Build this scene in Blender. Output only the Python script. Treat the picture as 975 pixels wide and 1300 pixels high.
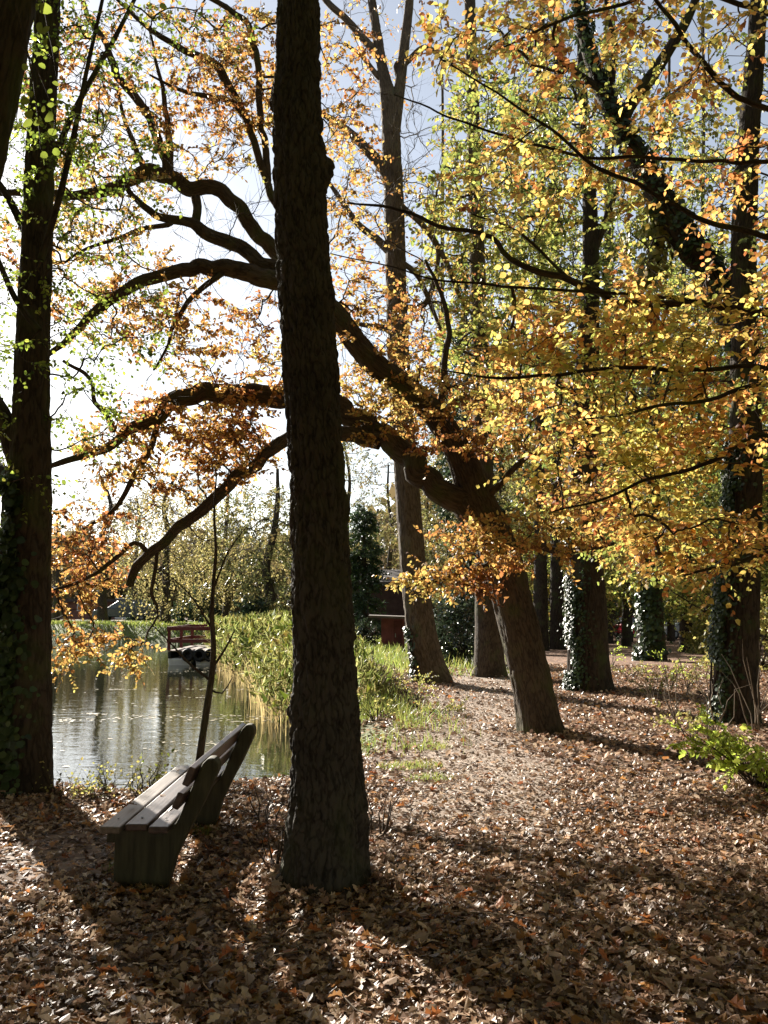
import bpy, math
import numpy as np
from mathutils import Vector, Matrix

for o in list(bpy.data.objects):
    bpy.data.objects.remove(o)
scene = bpy.context.scene
COL = scene.collection
PI = math.pi

# ------------------------------------------------------------------ camera
CAM_H = 1.7
F_PX = 1100.0
TILT = math.atan(118 / F_PX)
cam_d = bpy.data.cameras.new("camera")
cam = bpy.data.objects.new("camera", cam_d)
COL.objects.link(cam)
cam.location = (0, 0, CAM_H)
cam.rotation_euler = (PI / 2 + TILT, 0, 0)
cam_d.sensor_fit = 'VERTICAL'
cam_d.sensor_height = 36
cam_d.lens = F_PX / 1300 * 36
cam_d.clip_start = 0.05
cam_d.clip_end = 2000
scene.camera = cam

# ------------------------------------------------------------------ light
SUN_AZ = math.radians(33)      # left of straight ahead
SUN_EL = math.radians(24)
world = bpy.data.worlds.new("World")
scene.world = world
world.use_nodes = True
wn = world.node_tree
bg = wn.nodes["Background"]
sky = wn.nodes.new("ShaderNodeTexSky")
sky.sky_type = 'NISHITA'
sky.sun_disc = False
sky.sun_elevation = SUN_EL
sky.sun_rotation = -SUN_AZ
sky.air_density = 1.0
sky.dust_density = 0.5
sky.ozone_density = 1.0
hz = wn.nodes.new("ShaderNodeHueSaturation")       # thin autumn air: a paler, less blue sky all round
hz.inputs["Saturation"].default_value = 0.52
wn.links.new(sky.outputs[0], hz.inputs["Color"])
wn.links.new(hz.outputs[0], bg.inputs[0])
bg.inputs[1].default_value = 0.055
sd_ = bpy.data.lights.new("sun", 'SUN')
sd_.energy = 5.0
sd_.angle = math.radians(0.5)
sd_.color = (1.0, 0.93, 0.82)
sun = bpy.data.objects.new("sun", sd_)
COL.objects.link(sun)
SUN_DIR = Vector((-math.sin(SUN_AZ) * math.cos(SUN_EL), math.cos(SUN_AZ) * math.cos(SUN_EL), math.sin(SUN_EL)))
sun.rotation_euler = SUN_DIR.to_track_quat('Z', 'Y').to_euler()
scene.view_settings.view_transform = 'Standard'
scene.view_settings.look = 'None'
scene.view_settings.gamma = 1
scene.view_settings.exposure = 1.7
cy = scene.cycles
cy.max_bounces = 8
cy.diffuse_bounces = 3
cy.glossy_bounces = 3
cy.transmission_bounces = 5
cy.transparent_max_bounces = 4
cy.caustics_reflective = False
cy.caustics_refractive = False
try:
    cy.use_denoising = True
except Exception:
    pass

# ------------------------------------------------------------------ helpers: pixels -> world
CA, SA = math.cos(TILT), math.sin(TILT)


def ray(px, py):
    dx = (px - 487.5) / F_PX
    dy = (650 - py) / F_PX
    return np.array([dx, CA - dy * SA, SA + dy * CA])


def P(px, py, Y):
    d = ray(px, py)
    p = d * (Y / d[1])
    p[2] += CAM_H
    return p


def G(px, py, z=0.0):
    d = ray(px, py)
    t = (z - CAM_H) / d[2]
    p = d * t
    p[2] = z
    return p


# ------------------------------------------------------------------ noise
def _h(ix, iy, seed):
    n = (ix.astype(np.int64) * 374761393 + iy.astype(np.int64) * 668265263 + seed * 144665) & 0x7fffffff
    n = ((n ^ (n >> 13)) * 1274126177) & 0x7fffffff
    n = (n ^ (n >> 16)) & 0xffff
    return n / 65535.0


def vnoise(x, y, seed=0, wrapx=None):
    ix = np.floor(x); iy = np.floor(y)
    fx = x - ix; fy = y - iy
    fx = fx * fx * (3 - 2 * fx); fy = fy * fy * (3 - 2 * fy)
    ix0, ix1 = ix, ix + 1
    if wrapx:
        ix0 = np.mod(ix0, wrapx); ix1 = np.mod(ix1, wrapx)
    a = _h(ix0, iy, seed); b = _h(ix1, iy, seed); c = _h(ix0, iy + 1, seed); d = _h(ix1, iy + 1, seed)
    return (a * (1 - fx) + b * fx) * (1 - fy) + (c * (1 - fx) + d * fx) * fy


def fbm(x, y, seed=0, octv=3):
    s = 0; a = 0.5; f = 1
    for i in range(octv):
        s = s + a * vnoise(x * f, y * f, seed + i * 17); a *= .5; f *= 2.03
    return s


def worley(x, y, seed=0, wrapx=None):
    ix = np.floor(x); iy = np.floor(y)
    f1 = np.full(x.shape, 9.0); f2 = np.full(x.shape, 9.0)
    for dx in (-1, 0, 1):
        for dy in (-1, 0, 1):
            cx = ix + dx; cy_ = iy + dy
            wx = np.mod(cx, wrapx) if wrapx else cx
            px = cx + _h(wx, cy_, seed); py = cy_ + _h(wx, cy_, seed + 7)
            d = np.sqrt((px - x) ** 2 + (py - y) ** 2)
            f2 = np.where(d < f1, f1, np.minimum(f2, d))
            f1 = np.minimum(f1, d)
    return f1, f2


# ------------------------------------------------------------------ mesh building
class Mesh:
    """collects vertices and faces and becomes ONE mesh"""

    def __init__(self):
        self.v = []; self.f = []; self.uv = []; self.n = 0; self.mi = []

    def add(self, v, f, uv=None):
        """v (N,3); f (M,k); uv (M,k,2)"""
        v = np.asarray(v, float).reshape(-1, 3); f = np.asarray(f, np.int64)
        self.v.append(v); self.f.append(f + self.n)
        self.uv.append(uv if uv is not None else np.zeros(f.shape + (2,)))
        self.n += len(v)

    def box(self, c, s, rot=None, taper=1.0):
        x, y, z = s[0] / 2, s[1] / 2, s[2] / 2
        t = taper
        v = np.array([[-x, -y, -z], [x, -y, -z], [x, y, -z], [-x, y, -z], [-x * t, -y * t, z], [x * t, -y * t, z], [x * t, y * t, z], [-x * t, y * t, z]])
        if rot is not None:
            v = v @ np.array(rot).T
        v = v + np.array(c)
        self.add(v, [[0, 3, 2, 1], [4, 5, 6, 7], [0, 1, 5, 4], [1, 2, 6, 5], [2, 3, 7, 6], [3, 0, 4, 7]])

    def prism(self, poly, axis_from, axis_to):
        """poly (N,2) in plane (X,Z), extruded along Y from..to"""
        n = len(poly)
        a = np.array([[p[0], axis_from, p[1]] for p in poly]); b = np.array([[p[0], axis_to, p[1]] for p in poly])
        self.add(np.vstack([a, b]), [[i, (i + 1) % n, n + (i + 1) % n, n + i] for i in range(n)])
        base = self.n - 2 * n
        self.f.append(np.array([list(range(n))[::-1]]) + base); self.uv.append(np.zeros((1, n, 2)))
        self.f.append(np.array([list(range(n, 2 * n))]) + base); self.uv.append(np.zeros((1, n, 2)))

    def empty(self):
        return self.n == 0

    def data(self, name, mat=None, smooth=True):
        me = bpy.data.meshes.new(name)
        V = np.vstack(self.v)
        me.vertices.add(len(V))
        me.vertices.foreach_set("co", V.astype(np.float32).ravel())
        loops = np.concatenate([f.ravel() for f in self.f])
        sizes = np.concatenate([np.full(len(f), f.shape[1]) for f in self.f])
        starts = np.concatenate([[0], np.cumsum(sizes)[:-1]])
        me.loops.add(len(loops)); me.loops.foreach_set("vertex_index", loops.astype(np.int32))
        me.polygons.add(len(sizes))
        me.polygons.foreach_set("loop_start", starts.astype(np.int32))
        me.polygons.foreach_set("loop_total", sizes.astype(np.int32))
        me.polygons.foreach_set("use_smooth", np.full(len(sizes), bool(smooth)))
        uv = me.uv_layers.new(name="UVMap")
        uv.data.foreach_set("uv", np.concatenate([u.reshape(-1) for u in self.uv]).astype(np.float32))
        me.update(calc_edges=True)
        if mat:
            me.materials.append(mat)
        return me


def link(name, me, parent=None, kind=None):
    o = bpy.data.objects.new(name, me)
    COL.objects.link(o)
    if parent is not None:
        o.parent = parent
        o.matrix_parent_inverse = parent.matrix_basis.inverted()
    if kind:
        o["kind"] = kind
    return o


def build(mb, name, mat, parent=None, kind=None, smooth=True, bevel=0):
    o = link(name, mb.data(name, mat, smooth), parent, kind)
    if bevel:
        m = o.modifiers.new("bevel", 'BEVEL'); m.width = bevel; m.segments = 2; m.limit_method = 'ANGLE'
    return o


def thing(name, label, cat, loc=(0, 0, 0), group=None):
    o = bpy.data.objects.new(name, None)
    o.empty_display_size = .2
    COL.objects.link(o)
    o.location = Vector([float(c) for c in loc])
    o["label"] = label; o["category"] = cat
    if group:
        o["group"] = group
    return o


def tag(o, label, cat, group=None):
    o["label"] = label; o["category"] = cat
    if group:
        o["group"] = group
    return o


def norm(a):
    return a / np.maximum(np.linalg.norm(a, axis=-1, keepdims=True), 1e-9)


def smooth_path(pts, rad, step):
    """Catmull-Rom through pts, resampled about every `step` metres"""
    pts = np.asarray(pts, float); rad = np.asarray(rad, float)
    P4 = np.vstack([2 * pts[0] - pts[1], pts, 2 * pts[-1] - pts[-2]])
    out = []; ro = []
    for i in range(len(pts) - 1):
        p0, p1, p2, p3 = P4[i], P4[i + 1], P4[i + 2], P4[i + 3]
        n = max(2, int(np.linalg.norm(p2 - p1) / step))
        for k in range(n):
            t = k / n
            out.append(.5 * ((2 * p1) + (p2 - p0) * t + (2 * p0 - 5 * p1 + 4 * p2 - p3) * t * t + (-p0 + 3 * p1 - 3 * p2 + p3) * t ** 3))
            ro.append(rad[i] * (1 - t) + rad[i + 1] * t)
    out.append(pts[-1]); ro.append(rad[-1])
    return np.array(out), np.array(ro)


def frames(pts):
    T = np.gradient(pts, axis=0); T = norm(T)
    ref = np.array([1.0, 0, 0]) if abs(T[0][0]) < .8 else np.array([0, 1.0, 0])
    A = np.zeros_like(T); B = np.zeros_like(T)
    a = norm(ref - T[0] * ref.dot(T[0]))
    for i in range(len(pts)):
        a = a - T[i] * a.dot(T[i]); a = a / np.linalg.norm(a)
        A[i] = a; B[i] = np.cross(T[i], a)
    return T, A, B


def limb_mesh(mb, pts, rad, nseg, step, amp=0.01, cell=(.05, .2), flare=None, seed=0, wob=.04, cap=True, plates=False, kink=0):
    """a trunk or limb: swept tube whose surface is furrowed by real relief"""
    pts, rad = smooth_path(pts, rad, step)
    n = len(pts)
    rng = np.random.default_rng(seed)
    if kink:
        sl = np.concatenate([[0], np.cumsum(np.linalg.norm(np.diff(pts, axis=0), axis=1))])
        ends = np.clip(np.minimum(sl, sl[-1] - sl) * 4, 0, 1)
        for ax in range(3):
            nz = (vnoise(sl * 2.3 + 31 * ax + seed, sl * 0 + 3.3 * ax, seed + ax) - .5) + .5 * (vnoise(sl * 6 + 31 * ax + seed, sl * 0 + 9.1 * ax, seed + ax) - .5)
            pts[:, ax] += nz * ends * (rad * 1.1 + .012) * kink
    seglen = np.concatenate([[0], np.cumsum(np.linalg.norm(np.diff(pts, axis=0), axis=1))])
    T, A, B = frames(pts)
    th = np.linspace(0, 2 * PI, nseg, endpoint=False)
    TH, L = np.meshgrid(th, seglen)
    R0 = np.repeat(rad[:, None], nseg, 1)
    R = R0.copy()
    # lumps of the wood
    lump = fbm(np.cos(TH) * 1.3 + 7 + seed, L * 1.1 + np.sin(TH) * 1.3, seed + 3, 3) - .45
    R = R * (1 + wob * 2.5 * lump)
    if flare:
        fh, fa, nl, ph = flare
        e = np.exp(-L / fh)
        R = R * (1 + fa * e * (.55 + .45 * np.cos(nl * TH + ph + .7 * np.sin(TH * 2))))
    if amp > 0:
        circ = 2 * PI * float(np.median(rad))
        nc = max(5, int(round(circ / cell[0])))
        u = TH / (2 * PI) * nc
        v = L / cell[1]
        wu = u + 1.0 * (fbm(np.cos(TH) * 2.2 + 30, v * .8 + np.sin(TH) * 2.2, seed + 61, 3) - .44)
        wv = v + .8 * (fbm(np.cos(TH) * 5 + 60, v * .7 + np.sin(TH) * 5, seed + 62, 3) - .44)
        a1 = np.abs(vnoise(wu, wv * .62, seed + 1, nc) - .5) * 2            # long furrows that wander, split and join
        a2 = np.abs(vnoise(wu * 2, wv * 1.5, seed + 2, nc * 2) - .5) * 2
        f1, f2 = worley(wu * 1.0, wv * 1.1, seed, nc)
        crack = np.clip((f2 - f1) * 4, 0, 1)                               # short cross cracks break them into plates
        ridge = np.clip(a1 * 2.4, 0, 1) * (.65 + .35 * np.clip(a2 * 2.2, 0, 1)) * (.75 + .25 * crack)
        ridge = ridge * (.7 + .5 * vnoise(wu * .6 + 9, wv * .5, seed + 11))
        fine = vnoise(u * 3.1, v * 5.0, seed + 5) - .5
        fade = np.clip(R0 / .10, .25, 1.0)
        R = R + amp * fade * (ridge - .7 + .35 * fine)
    ring = pts[:, None, :] + R[:, :, None] * (np.cos(TH)[:, :, None] * A[:, None, :] + np.sin(TH)[:, :, None] * B[:, None, :])
    V = ring.reshape(-1, 3)
    i = np.arange(n - 1)[:, None]; j = np.arange(nseg)[None, :]
    j2 = (j + 1) % nseg
    Fq = np.stack([i * nseg + j, i * nseg + j2, (i + 1) * nseg + j2, (i + 1) * nseg + j], -1).reshape(-1, 4)
    cr = 2 * PI * float(np.median(rad))
    u0 = np.broadcast_to(j / nseg * cr, (n - 1, nseg)); u1 = np.broadcast_to((j + 1) / nseg * cr, (n - 1, nseg))
    v0 = np.broadcast_to(seglen[:-1, None], (n - 1, nseg)); v1 = np.broadcast_to(seglen[1:, None], (n - 1, nseg))
    UV = np.stack([np.stack([u0, v0], -1), np.stack([u1, v0], -1), np.stack([u1, v1], -1), np.stack([u0, v1], -1)], 2).reshape(-1, 4, 2)
    mb.add(V, Fq, UV)
    if cap:
        base = mb.n
        mb.add([pts[-1] + T[-1] * rad[-1] * .4], np.zeros((0, 3), int))
        last = base - nseg
        mb.f.append(np.array([[last + k, last + (k + 1) % nseg, base] for k in range(nseg)])); mb.uv.append(np.zeros((nseg, 3, 2)))
    return pts, rad


def tube_batch(mb, Pts, R, nseg=4):
    """many thin twigs at once: Pts (N,K,3), R (N,K)"""
    N, K, _ = Pts.shape
    if N == 0:
        return
    T = norm(np.gradient(Pts, axis=1))
    tm = T.mean(1)
    ref = np.where(np.abs(tm[:, 2:3]) < .8, np.array([[0, 0, 1.0]]), np.array([[1.0, 0, 0]]))
    A = norm(np.cross(T, ref[:, None, :])); B = np.cross(T, A)
    th = np.linspace(0, 2 * PI, nseg, endpoint=False)
    ring = Pts[:, :, None, :] + R[:, :, None, None] * (np.cos(th)[None, None, :, None] * A[:, :, None, :] + np.sin(th)[None, None, :, None] * B[:, :, None, :])
    V = ring.reshape(-1, 3)
    n_ = np.arange(N)[:, None, None]; k = np.arange(K - 1)[None, :, None]; j = np.arange(nseg)[None, None, :]
    j2 = (j + 1) % nseg
    b = n_ * K * nseg
    Fq = np.stack([b + k * nseg + j, b + k * nseg + j2, b + (k + 1) * nseg + j2, b + (k + 1) * nseg + j], -1).reshape(-1, 4)
    L = np.concatenate([np.zeros((N, 1)), np.cumsum(np.linalg.norm(np.diff(Pts, axis=1), axis=2), 1)], 1)
    uu = np.broadcast_to(j * .03, Fq.shape[:1] if False else (N, K - 1, nseg))
    v0 = np.broadcast_to(L[:, :-1, None], (N, K - 1, nseg)); v1 = np.broadcast_to(L[:, 1:, None], (N, K - 1, nseg))
    UV = np.stack([np.stack([uu, v0], -1), np.stack([uu + .03, v0], -1), np.stack([uu + .03, v1], -1), np.stack([uu, v1], -1)], 3).reshape(-1, 4, 2)
    mb.add(V, Fq, UV)


# leaf outlines: (x across, y along, z out of plane); faces
LEAF = {
    'diamond': (np.array([[0, 0, 0], [-.36, .45, .08], [0, 1, 0], [.36, .45, .08]]), [np.array([[0, 3, 2], [0, 2, 1]])]),
    'ovate': (np.array([[0, 0, 0], [-.30, .25, .07], [-.34, .58, .09], [0, 1, -.06], [.34, .58, .09], [.30, .25, .07]]),
              [np.array([[0, 3, 2, 1], [0, 5, 4, 3]])]),
    'round': (np.array([[0, 0, 0], [-.36, .08, .04], [-.52, .42, .08], [-.34, .80, .05], [0, 1.0, -.03], [.34, .80, .05], [.52, .42, .08], [.36, .08, .04]]),
              [np.array([[0, 4, 3, 2, 1], [0, 7, 6, 5, 4]])]),
    'oak': (np.array([[0, 0, 0], [-.16, .18, .04], [-.12, .30, .02], [-.32, .46, .10], [-.2, .58, .04], [-.30, .78, .10], [0, 1, -.05],
                      [.30, .78, .10], [.2, .58, .04], [.32, .46, .10], [.12, .30, .02], [.16, .18, .04], [0, .58, 0]]),
            [np.array([[0, 12, 2, 1], [12, 4, 3, 2], [12, 6, 5, 4], [0, 11, 10, 12], [12, 10, 9, 8], [12, 8, 7, 6]])]),
}


def leaves(mb, pos, d, nrm, size, shape='ovate', rng=None, wid=(.75, 1.15), curl=1.0):
    """place one leaf per row; d = along leaf, nrm = leaf normal"""
    tv, tf = LEAF[shape]
    N = len(pos)
    if N == 0:
        return
    d = norm(d); s = norm(np.cross(d, nrm)); n = np.cross(s, d)
    w = rng.uniform(wid[0], wid[1], N)[:, None, None]
    c = (curl * rng.uniform(-.6, 2.2, N))[:, None, None]
    bend = (curl * rng.uniform(-.5, .35, N))[:, None, None]
    tx = tv[None, :, 0:1] * w; ty = np.broadcast_to(tv[None, :, 1:2], (N, len(tv), 1)); tz = tv[None, :, 2:3] * c + bend * ty * ty * .5
    V = pos[:, None, :] + np.asarray(size).reshape(-1, 1, 1) * (tx * s[:, None, :] + ty * d[:, None, :] + tz * n[:, None, :])
    k = len(tv)
    off = (np.arange(N) * k)[:, None, None]
    base = mb.n
    mb.v.append(V.reshape(-1, 3)); mb.n += N * k
    for f in tf:
        ff = (f[None] + off).reshape(-1, f.shape[1]) + base
        mb.f.append(ff); mb.uv.append(np.zeros(ff.shape + (2,)))


def sprays(mbl, mbt, pos, dirs, rng, length=.35, nleaf=10, size=.06, shape='ovate', flat=.75, jit=.5, tr=.0025, szvar=.3):
    """leafy twig ends: a thin shoot with leaves set along both sides"""
    N = len(pos)
    if N == 0:
        return
    dirs = norm(dirs)
    L = length * rng.uniform(.55, 1.3, N)
    up = norm(np.array([0, 0, 1.0]) * flat + rng.normal(0, 1, (N, 3)) * (1 - flat))
    side = norm(np.cross(dirs, up)); upn = np.cross(side, dirs)
    K = 3
    t = np.linspace(0, 1, K)
    droop = rng.uniform(-.05, .28, N)
    Pts = pos[:, None, :] + L[:, None, None] * (t[None, :, None] * dirs[:, None, :]) - np.array([0, 0, 1.0]) * (L * droop)[:, None, None] * (t ** 2)[None, :, None]
    if mbt is not None:
        tube_batch(mbt, Pts, np.broadcast_to(tr * np.array([1.2, 1, .5]), (N, K)), 3)
    m = nleaf
    tt = (np.arange(m) + rng.uniform(0, 1, (N, m))) / m
    tt = tt ** .8
    lp = pos[:, None, :] + L[:, None, None] * tt[..., None] * dirs[:, None, :] - np.array([0, 0, 1.0]) * (L * droop)[:, None, None] * (tt ** 2)[..., None]
    sgn = np.where((np.arange(m) % 2) == 0, 1.0, -1.0)[None, :, None]
    ld = dirs[:, None, :] * rng.uniform(.25, .8, (N, m, 1)) + sgn * side[:, None, :] * rng.uniform(.5, 1, (N, m, 1)) + rng.normal(0, .35 * jit, (N, m, 3))
    ld[..., 2] -= .25
    ln = upn[:, None, :] + rng.normal(0, jit, (N, m, 3))
    sz = size * rng.uniform(1 - szvar, 1 + szvar, N * m)
    leaves(mbl, lp.reshape(-1, 3), ld.reshape(-1, 3), ln.reshape(-1, 3), sz, shape, rng)


def colonise(skel, skelr, att, rng, rt=.004, K=6, bend=.18, up=.08, maxlen=9):
    """grow branches from a skeleton to each attraction point; returns paths (N,K,3), radii (N,K)"""
    skel = np.asarray(skel); att = np.asarray(att)
    d0 = np.min(np.linalg.norm(att[:, None, :] - skel[None, ::2, :], axis=2), axis=1)
    order = np.argsort(d0)
    nS = len(skel)
    cap = nS + len(att) * (K - 1)
    nodes = np.zeros((cap, 3)); par = np.full(cap, -1); nodes[:nS] = skel
    depth = np.zeros(cap)
    cnt = nS
    paths = []
    for ai in order:
        a = att[ai]
        d = np.linalg.norm(nodes[:cnt] - a, axis=1) + depth[:cnt] * .06
        k = int(np.argmin(d))
        p0 = nodes[k]
        dd = np.linalg.norm(a - p0)
        if dd > maxlen or dd < 1e-3:
            continue
        v = a - p0
        ctrl = p0 + v * .5 + rng.normal(0, 1, 3) * dd * bend + np.array([0, 0, 1.0]) * dd * up
        t = np.linspace(0, 1, K)[1:, None]
        q = p0 * (1 - t) ** 2 + 2 * ctrl * t * (1 - t) + a * t * t
        q[:-1] += rng.normal(0, 1, (K - 2, 3)) * dd * .025
        idx = [k]
        for r in range(K - 1):
            nodes[cnt] = q[r]; par[cnt] = idx[-1]; depth[cnt] = depth[idx[-1]] + dd / (K - 1)
            idx.append(cnt); cnt += 1
        paths.append(idx)
    w = np.zeros(cnt)
    for p in paths:
        w[p[-1]] += 1
    for i in range(cnt - 1, nS - 1, -1):
        if par[i] >= nS:
            w[par[i]] += w[i]
    rad = rt * np.maximum(w, 1) ** .48
    if not paths:
        return np.zeros((0, K, 3)), np.zeros((0, K))
    idx = np.array(paths)
    Pp = nodes[idx]
    Rr = rad[idx]
    Rr[:, 0] = Rr[:, 1]
    Rr[:, -1] *= .7
    return Pp, Rr


def ell(specs, rng, dyf=None):
    """attraction points inside ellipses given on the picture with a depth range"""
    out = []
    for (cx, cy_, rx, ry, y0, y1, n) in specs:
        a = rng.uniform(0, 2 * PI, n); r = np.sqrt(rng.uniform(0, 1, n))
        for i in range(n):
            qx = cx + rx * r[i] * math.cos(a[i])
            out.append(P(qx, cy_ + ry * r[i] * math.sin(a[i]), rng.uniform(y0, y1) + (dyf(qx) if dyf else 0)))
    return np.array(out)


def proj(p):
    """pixel of a world point"""
    q = p - np.array([0, 0, CAM_H])
    dep = q[:, 1] * CA + q[:, 2] * SA
    return 487.5 + F_PX * q[:, 0] / dep, 650 - F_PX * (q[:, 2] * CA - q[:, 1] * SA) / dep


def thin(att, lines, rng, keep=.25):
    """fewer leaves in front of the trunks and limbs that stay visible"""
    x, y = proj(att)
    k = np.ones(len(att), bool)
    for (x0, y0, x1, y1, w) in lines:
        t = np.clip(((x - x0) * (x1 - x0) + (y - y0) * (y1 - y0)) / ((x1 - x0) ** 2 + (y1 - y0) ** 2), 0, 1)
        k &= (np.hypot(x - x0 - t * (x1 - x0), y - y0 - t * (y1 - y0)) > w) | (rng.uniform(0, 1, len(att)) < keep)
    return att[k]


OPEN = [(752, 640, 748, 250, 26), (945, 640, 946, 60, 26), (900, 340, 790, 160, 34), (770, 130, 735, 10, 22), (800, 140, 880, 20, 22), (655, 570, 665, 640, 26), (690, 560, 686, 640, 14), (830, 320, 850, 345, 26), (700, 480, 640, 500, 18)]


# ------------------------------------------------------------------ materials
def new_mat(name):
    m = bpy.data.materials.new(name); m.use_nodes = True
    nt = m.node_tree
    for n in list(nt.nodes):
        nt.nodes.remove(n)
    out = nt.nodes.new("ShaderNodeOutputMaterial")
    return m, nt, out


def N(nt, typ, **kw):
    n = nt.nodes.new(typ)
    for k, v in kw.items():
        if k.startswith('i_'):
            n.inputs[k[2:].replace('_', ' ')].default_value = v
        else:
            setattr(n, k, v)
    return n


def ramp(nt, stops, interp='LINEAR'):
    r = nt.nodes.new("ShaderNodeValToRGB")
    r.color_ramp.interpolation = interp
    el = r.color_ramp.elements
    while len(el) < len(stops):
        el.new(.5)
    for e, (p, c) in zip(el, stops):
        e.position = p; e.color = (c[0], c[1], c[2], 1)
    return r


def leaf_mat(name, cols, trans=.5, gloss=.35, scale=.6, nw=.45, tboost=1.6, rough=.45, spec=.35):
    m, nt, out = new_mat(name)
    geo = N(nt, "ShaderNodeNewGeometry")
    noi = N(nt, "ShaderNodeTexNoise"); noi.inputs["Scale"].default_value = scale; noi.inputs["Detail"].default_value = 2
    nt.links.new(geo.outputs["Position"], noi.inputs["Vector"])
    st = N(nt, "ShaderNodeMapRange"); st.inputs[1].default_value = .3; st.inputs[2].default_value = .7
    nt.links.new(noi.outputs["Fac"], st.inputs[0])
    mx = N(nt, "ShaderNodeMix"); mx.data_type = 'FLOAT'; mx.inputs[0].default_value = nw
    nt.links.new(geo.outputs["Random Per Island"], mx.inputs[2]); nt.links.new(st.outputs[0], mx.inputs[3])
    r = ramp(nt, [(i / (len(cols) - 1), c) for i, c in enumerate(cols)])
    nt.links.new(mx.outputs[0], r.inputs[0])
    # per leaf value variation
    wn2 = N(nt, "ShaderNodeTexWhiteNoise"); wn2.noise_dimensions = '1D'
    nt.links.new(geo.outputs["Random Per Island"], wn2.inputs["W"])
    vr = N(nt, "ShaderNodeMapRange"); vr.inputs[3].default_value = .5; vr.inputs[4].default_value = 1.35
    nt.links.new(wn2.outputs["Value"], vr.inputs[0])
    hs = N(nt, "ShaderNodeHueSaturation")
    nt.links.new(vr.outputs[0], hs.inputs["Value"]); nt.links.new(r.outputs[0], hs.inputs["Color"])
    pb = N(nt, "ShaderNodeBsdfPrincipled")
    pb.inputs["Roughness"].default_value = rough
    pb.inputs["Specular IOR Level"].default_value = spec
    nt.links.new(hs.outputs[0], pb.inputs["Base Color"])
    hs2 = N(nt, "ShaderNodeHueSaturation"); hs2.inputs["Saturation"].default_value = 0.98; hs2.inputs["Value"].default_value = tboost
    nt.links.new(hs.outputs[0], hs2.inputs["Color"])
    tr = N(nt, "ShaderNodeBsdfTranslucent")
    nt.links.new(hs2.outputs[0], tr.inputs["Color"])
    ms = N(nt, "ShaderNodeMixShader"); ms.inputs[0].default_value = trans
    nt.links.new(pb.outputs[0], ms.inputs[1]); nt.links.new(tr.outputs[0], ms.inputs[2])
    nt.links.new(ms.outputs[0], out.inputs[0])
    return m


def bark_mat(name, dark, light, moss=None, moss_amt=0.0, scale=(22, 5), bump=.6, dist=.02, rough=.9):
    m, nt, out = new_mat(name)
    uv = N(nt, "ShaderNodeUVMap")
    mp = N(nt, "ShaderNodeMapping"); mp.inputs["Scale"].default_value = (scale[0], scale[1], 1)
    nt.links.new(uv.outputs[0], mp.inputs[0])
    n1 = N(nt, "ShaderNodeTexNoise"); n1.inputs["Scale"].default_value = 1.0; n1.inputs["Detail"].default_value = 5; n1.inputs["Roughness"].default_value = .65; n1.inputs["Distortion"].default_value = .6
    nt.links.new(mp.outputs[0], n1.inputs["Vector"])
    va = N(nt, "ShaderNodeVectorMath"); va.operation = 'MULTIPLY_ADD'; va.inputs[1].default_value = (.5, .5, .5)
    nt.links.new(n1.outputs["Color"], va.inputs[0]); nt.links.new(mp.outputs[0], va.inputs[2])
    vo = N(nt, "ShaderNodeTexNoise"); vo.inputs["Scale"].default_value = 1.1; vo.inputs["Detail"].default_value = 2
    nt.links.new(va.outputs[0], vo.inputs["Vector"])
    ab = N(nt, "ShaderNodeMath"); ab.operation = 'SUBTRACT'; ab.inputs[1].default_value = .5
    nt.links.new(vo.outputs["Fac"], ab.inputs[0])
    ab2 = N(nt, "ShaderNodeMath"); ab2.operation = 'ABSOLUTE'; nt.links.new(ab.outputs[0], ab2.inputs[0])
    mr = N(nt, "ShaderNodeMapRange"); mr.inputs[1].default_value = 0; mr.inputs[2].default_value = .14
    nt.links.new(ab2.outputs[0], mr.inputs[0])
    h = N(nt, "ShaderNodeMath"); h.operation = 'MULTIPLY_ADD'; h.inputs[1].default_value = .7
    nt.links.new(mr.outputs[0], h.inputs[0]); nt.links.new(n1.outputs["Fac"], h.inputs[2])
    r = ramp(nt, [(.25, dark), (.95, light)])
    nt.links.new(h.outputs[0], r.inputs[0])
    col = r.outputs[0]
    geo = N(nt, "ShaderNodeNewGeometry")
    n2 = N(nt, "ShaderNodeTexNoise"); n2.inputs["Scale"].default_value = 2.3; n2.inputs["Detail"].default_value = 4
    nt.links.new(geo.outputs["Position"], n2.inputs["Vector"])
    if moss:
        mr2 = N(nt, "ShaderNodeMapRange"); mr2.inputs[1].default_value = .62 - .35 * moss_amt; mr2.inputs[2].default_value = .85 - .35 * moss_amt
        nt.links.new(n2.outputs["Fac"], mr2.inputs[0])
        mc = N(nt, "ShaderNodeMix"); mc.data_type = 'RGBA'
        nt.links.new(mr2.outputs[0], mc.inputs[0]); nt.links.new(col, mc.inputs[6]); mc.inputs[7].default_value = (*moss, 1)
        col = mc.outputs[2]
    hv = N(nt, "ShaderNodeHueSaturation")
    v2 = N(nt, "ShaderNodeMapRange"); v2.inputs[1].default_value = .3; v2.inputs[2].default_value = .7; v2.inputs[3].default_value = .75; v2.inputs[4].default_value = 1.25
    nt.links.new(n2.outputs["Fac"], v2.inputs[0]); nt.links.new(v2.outputs[0], hv.inputs["Value"]); nt.links.new(col, hv.inputs["Color"])
    pb = N(nt, "ShaderNodeBsdfPrincipled"); pb.inputs["Roughness"].default_value = rough; pb.inputs["Specular IOR Level"].default_value = .2
    nt.links.new(hv.outputs[0], pb.inputs["Base Color"])
    bp = N(nt, "ShaderNodeBump"); bp.inputs["Strength"].default_value = bump; bp.inputs["Distance"].default_value = dist
    nt.links.new(h.outputs[0], bp.inputs["Height"]); nt.links.new(bp.outputs[0], pb.inputs["Normal"])
    nt.links.new(pb.outputs[0], out.inputs[0])
    return m


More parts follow.
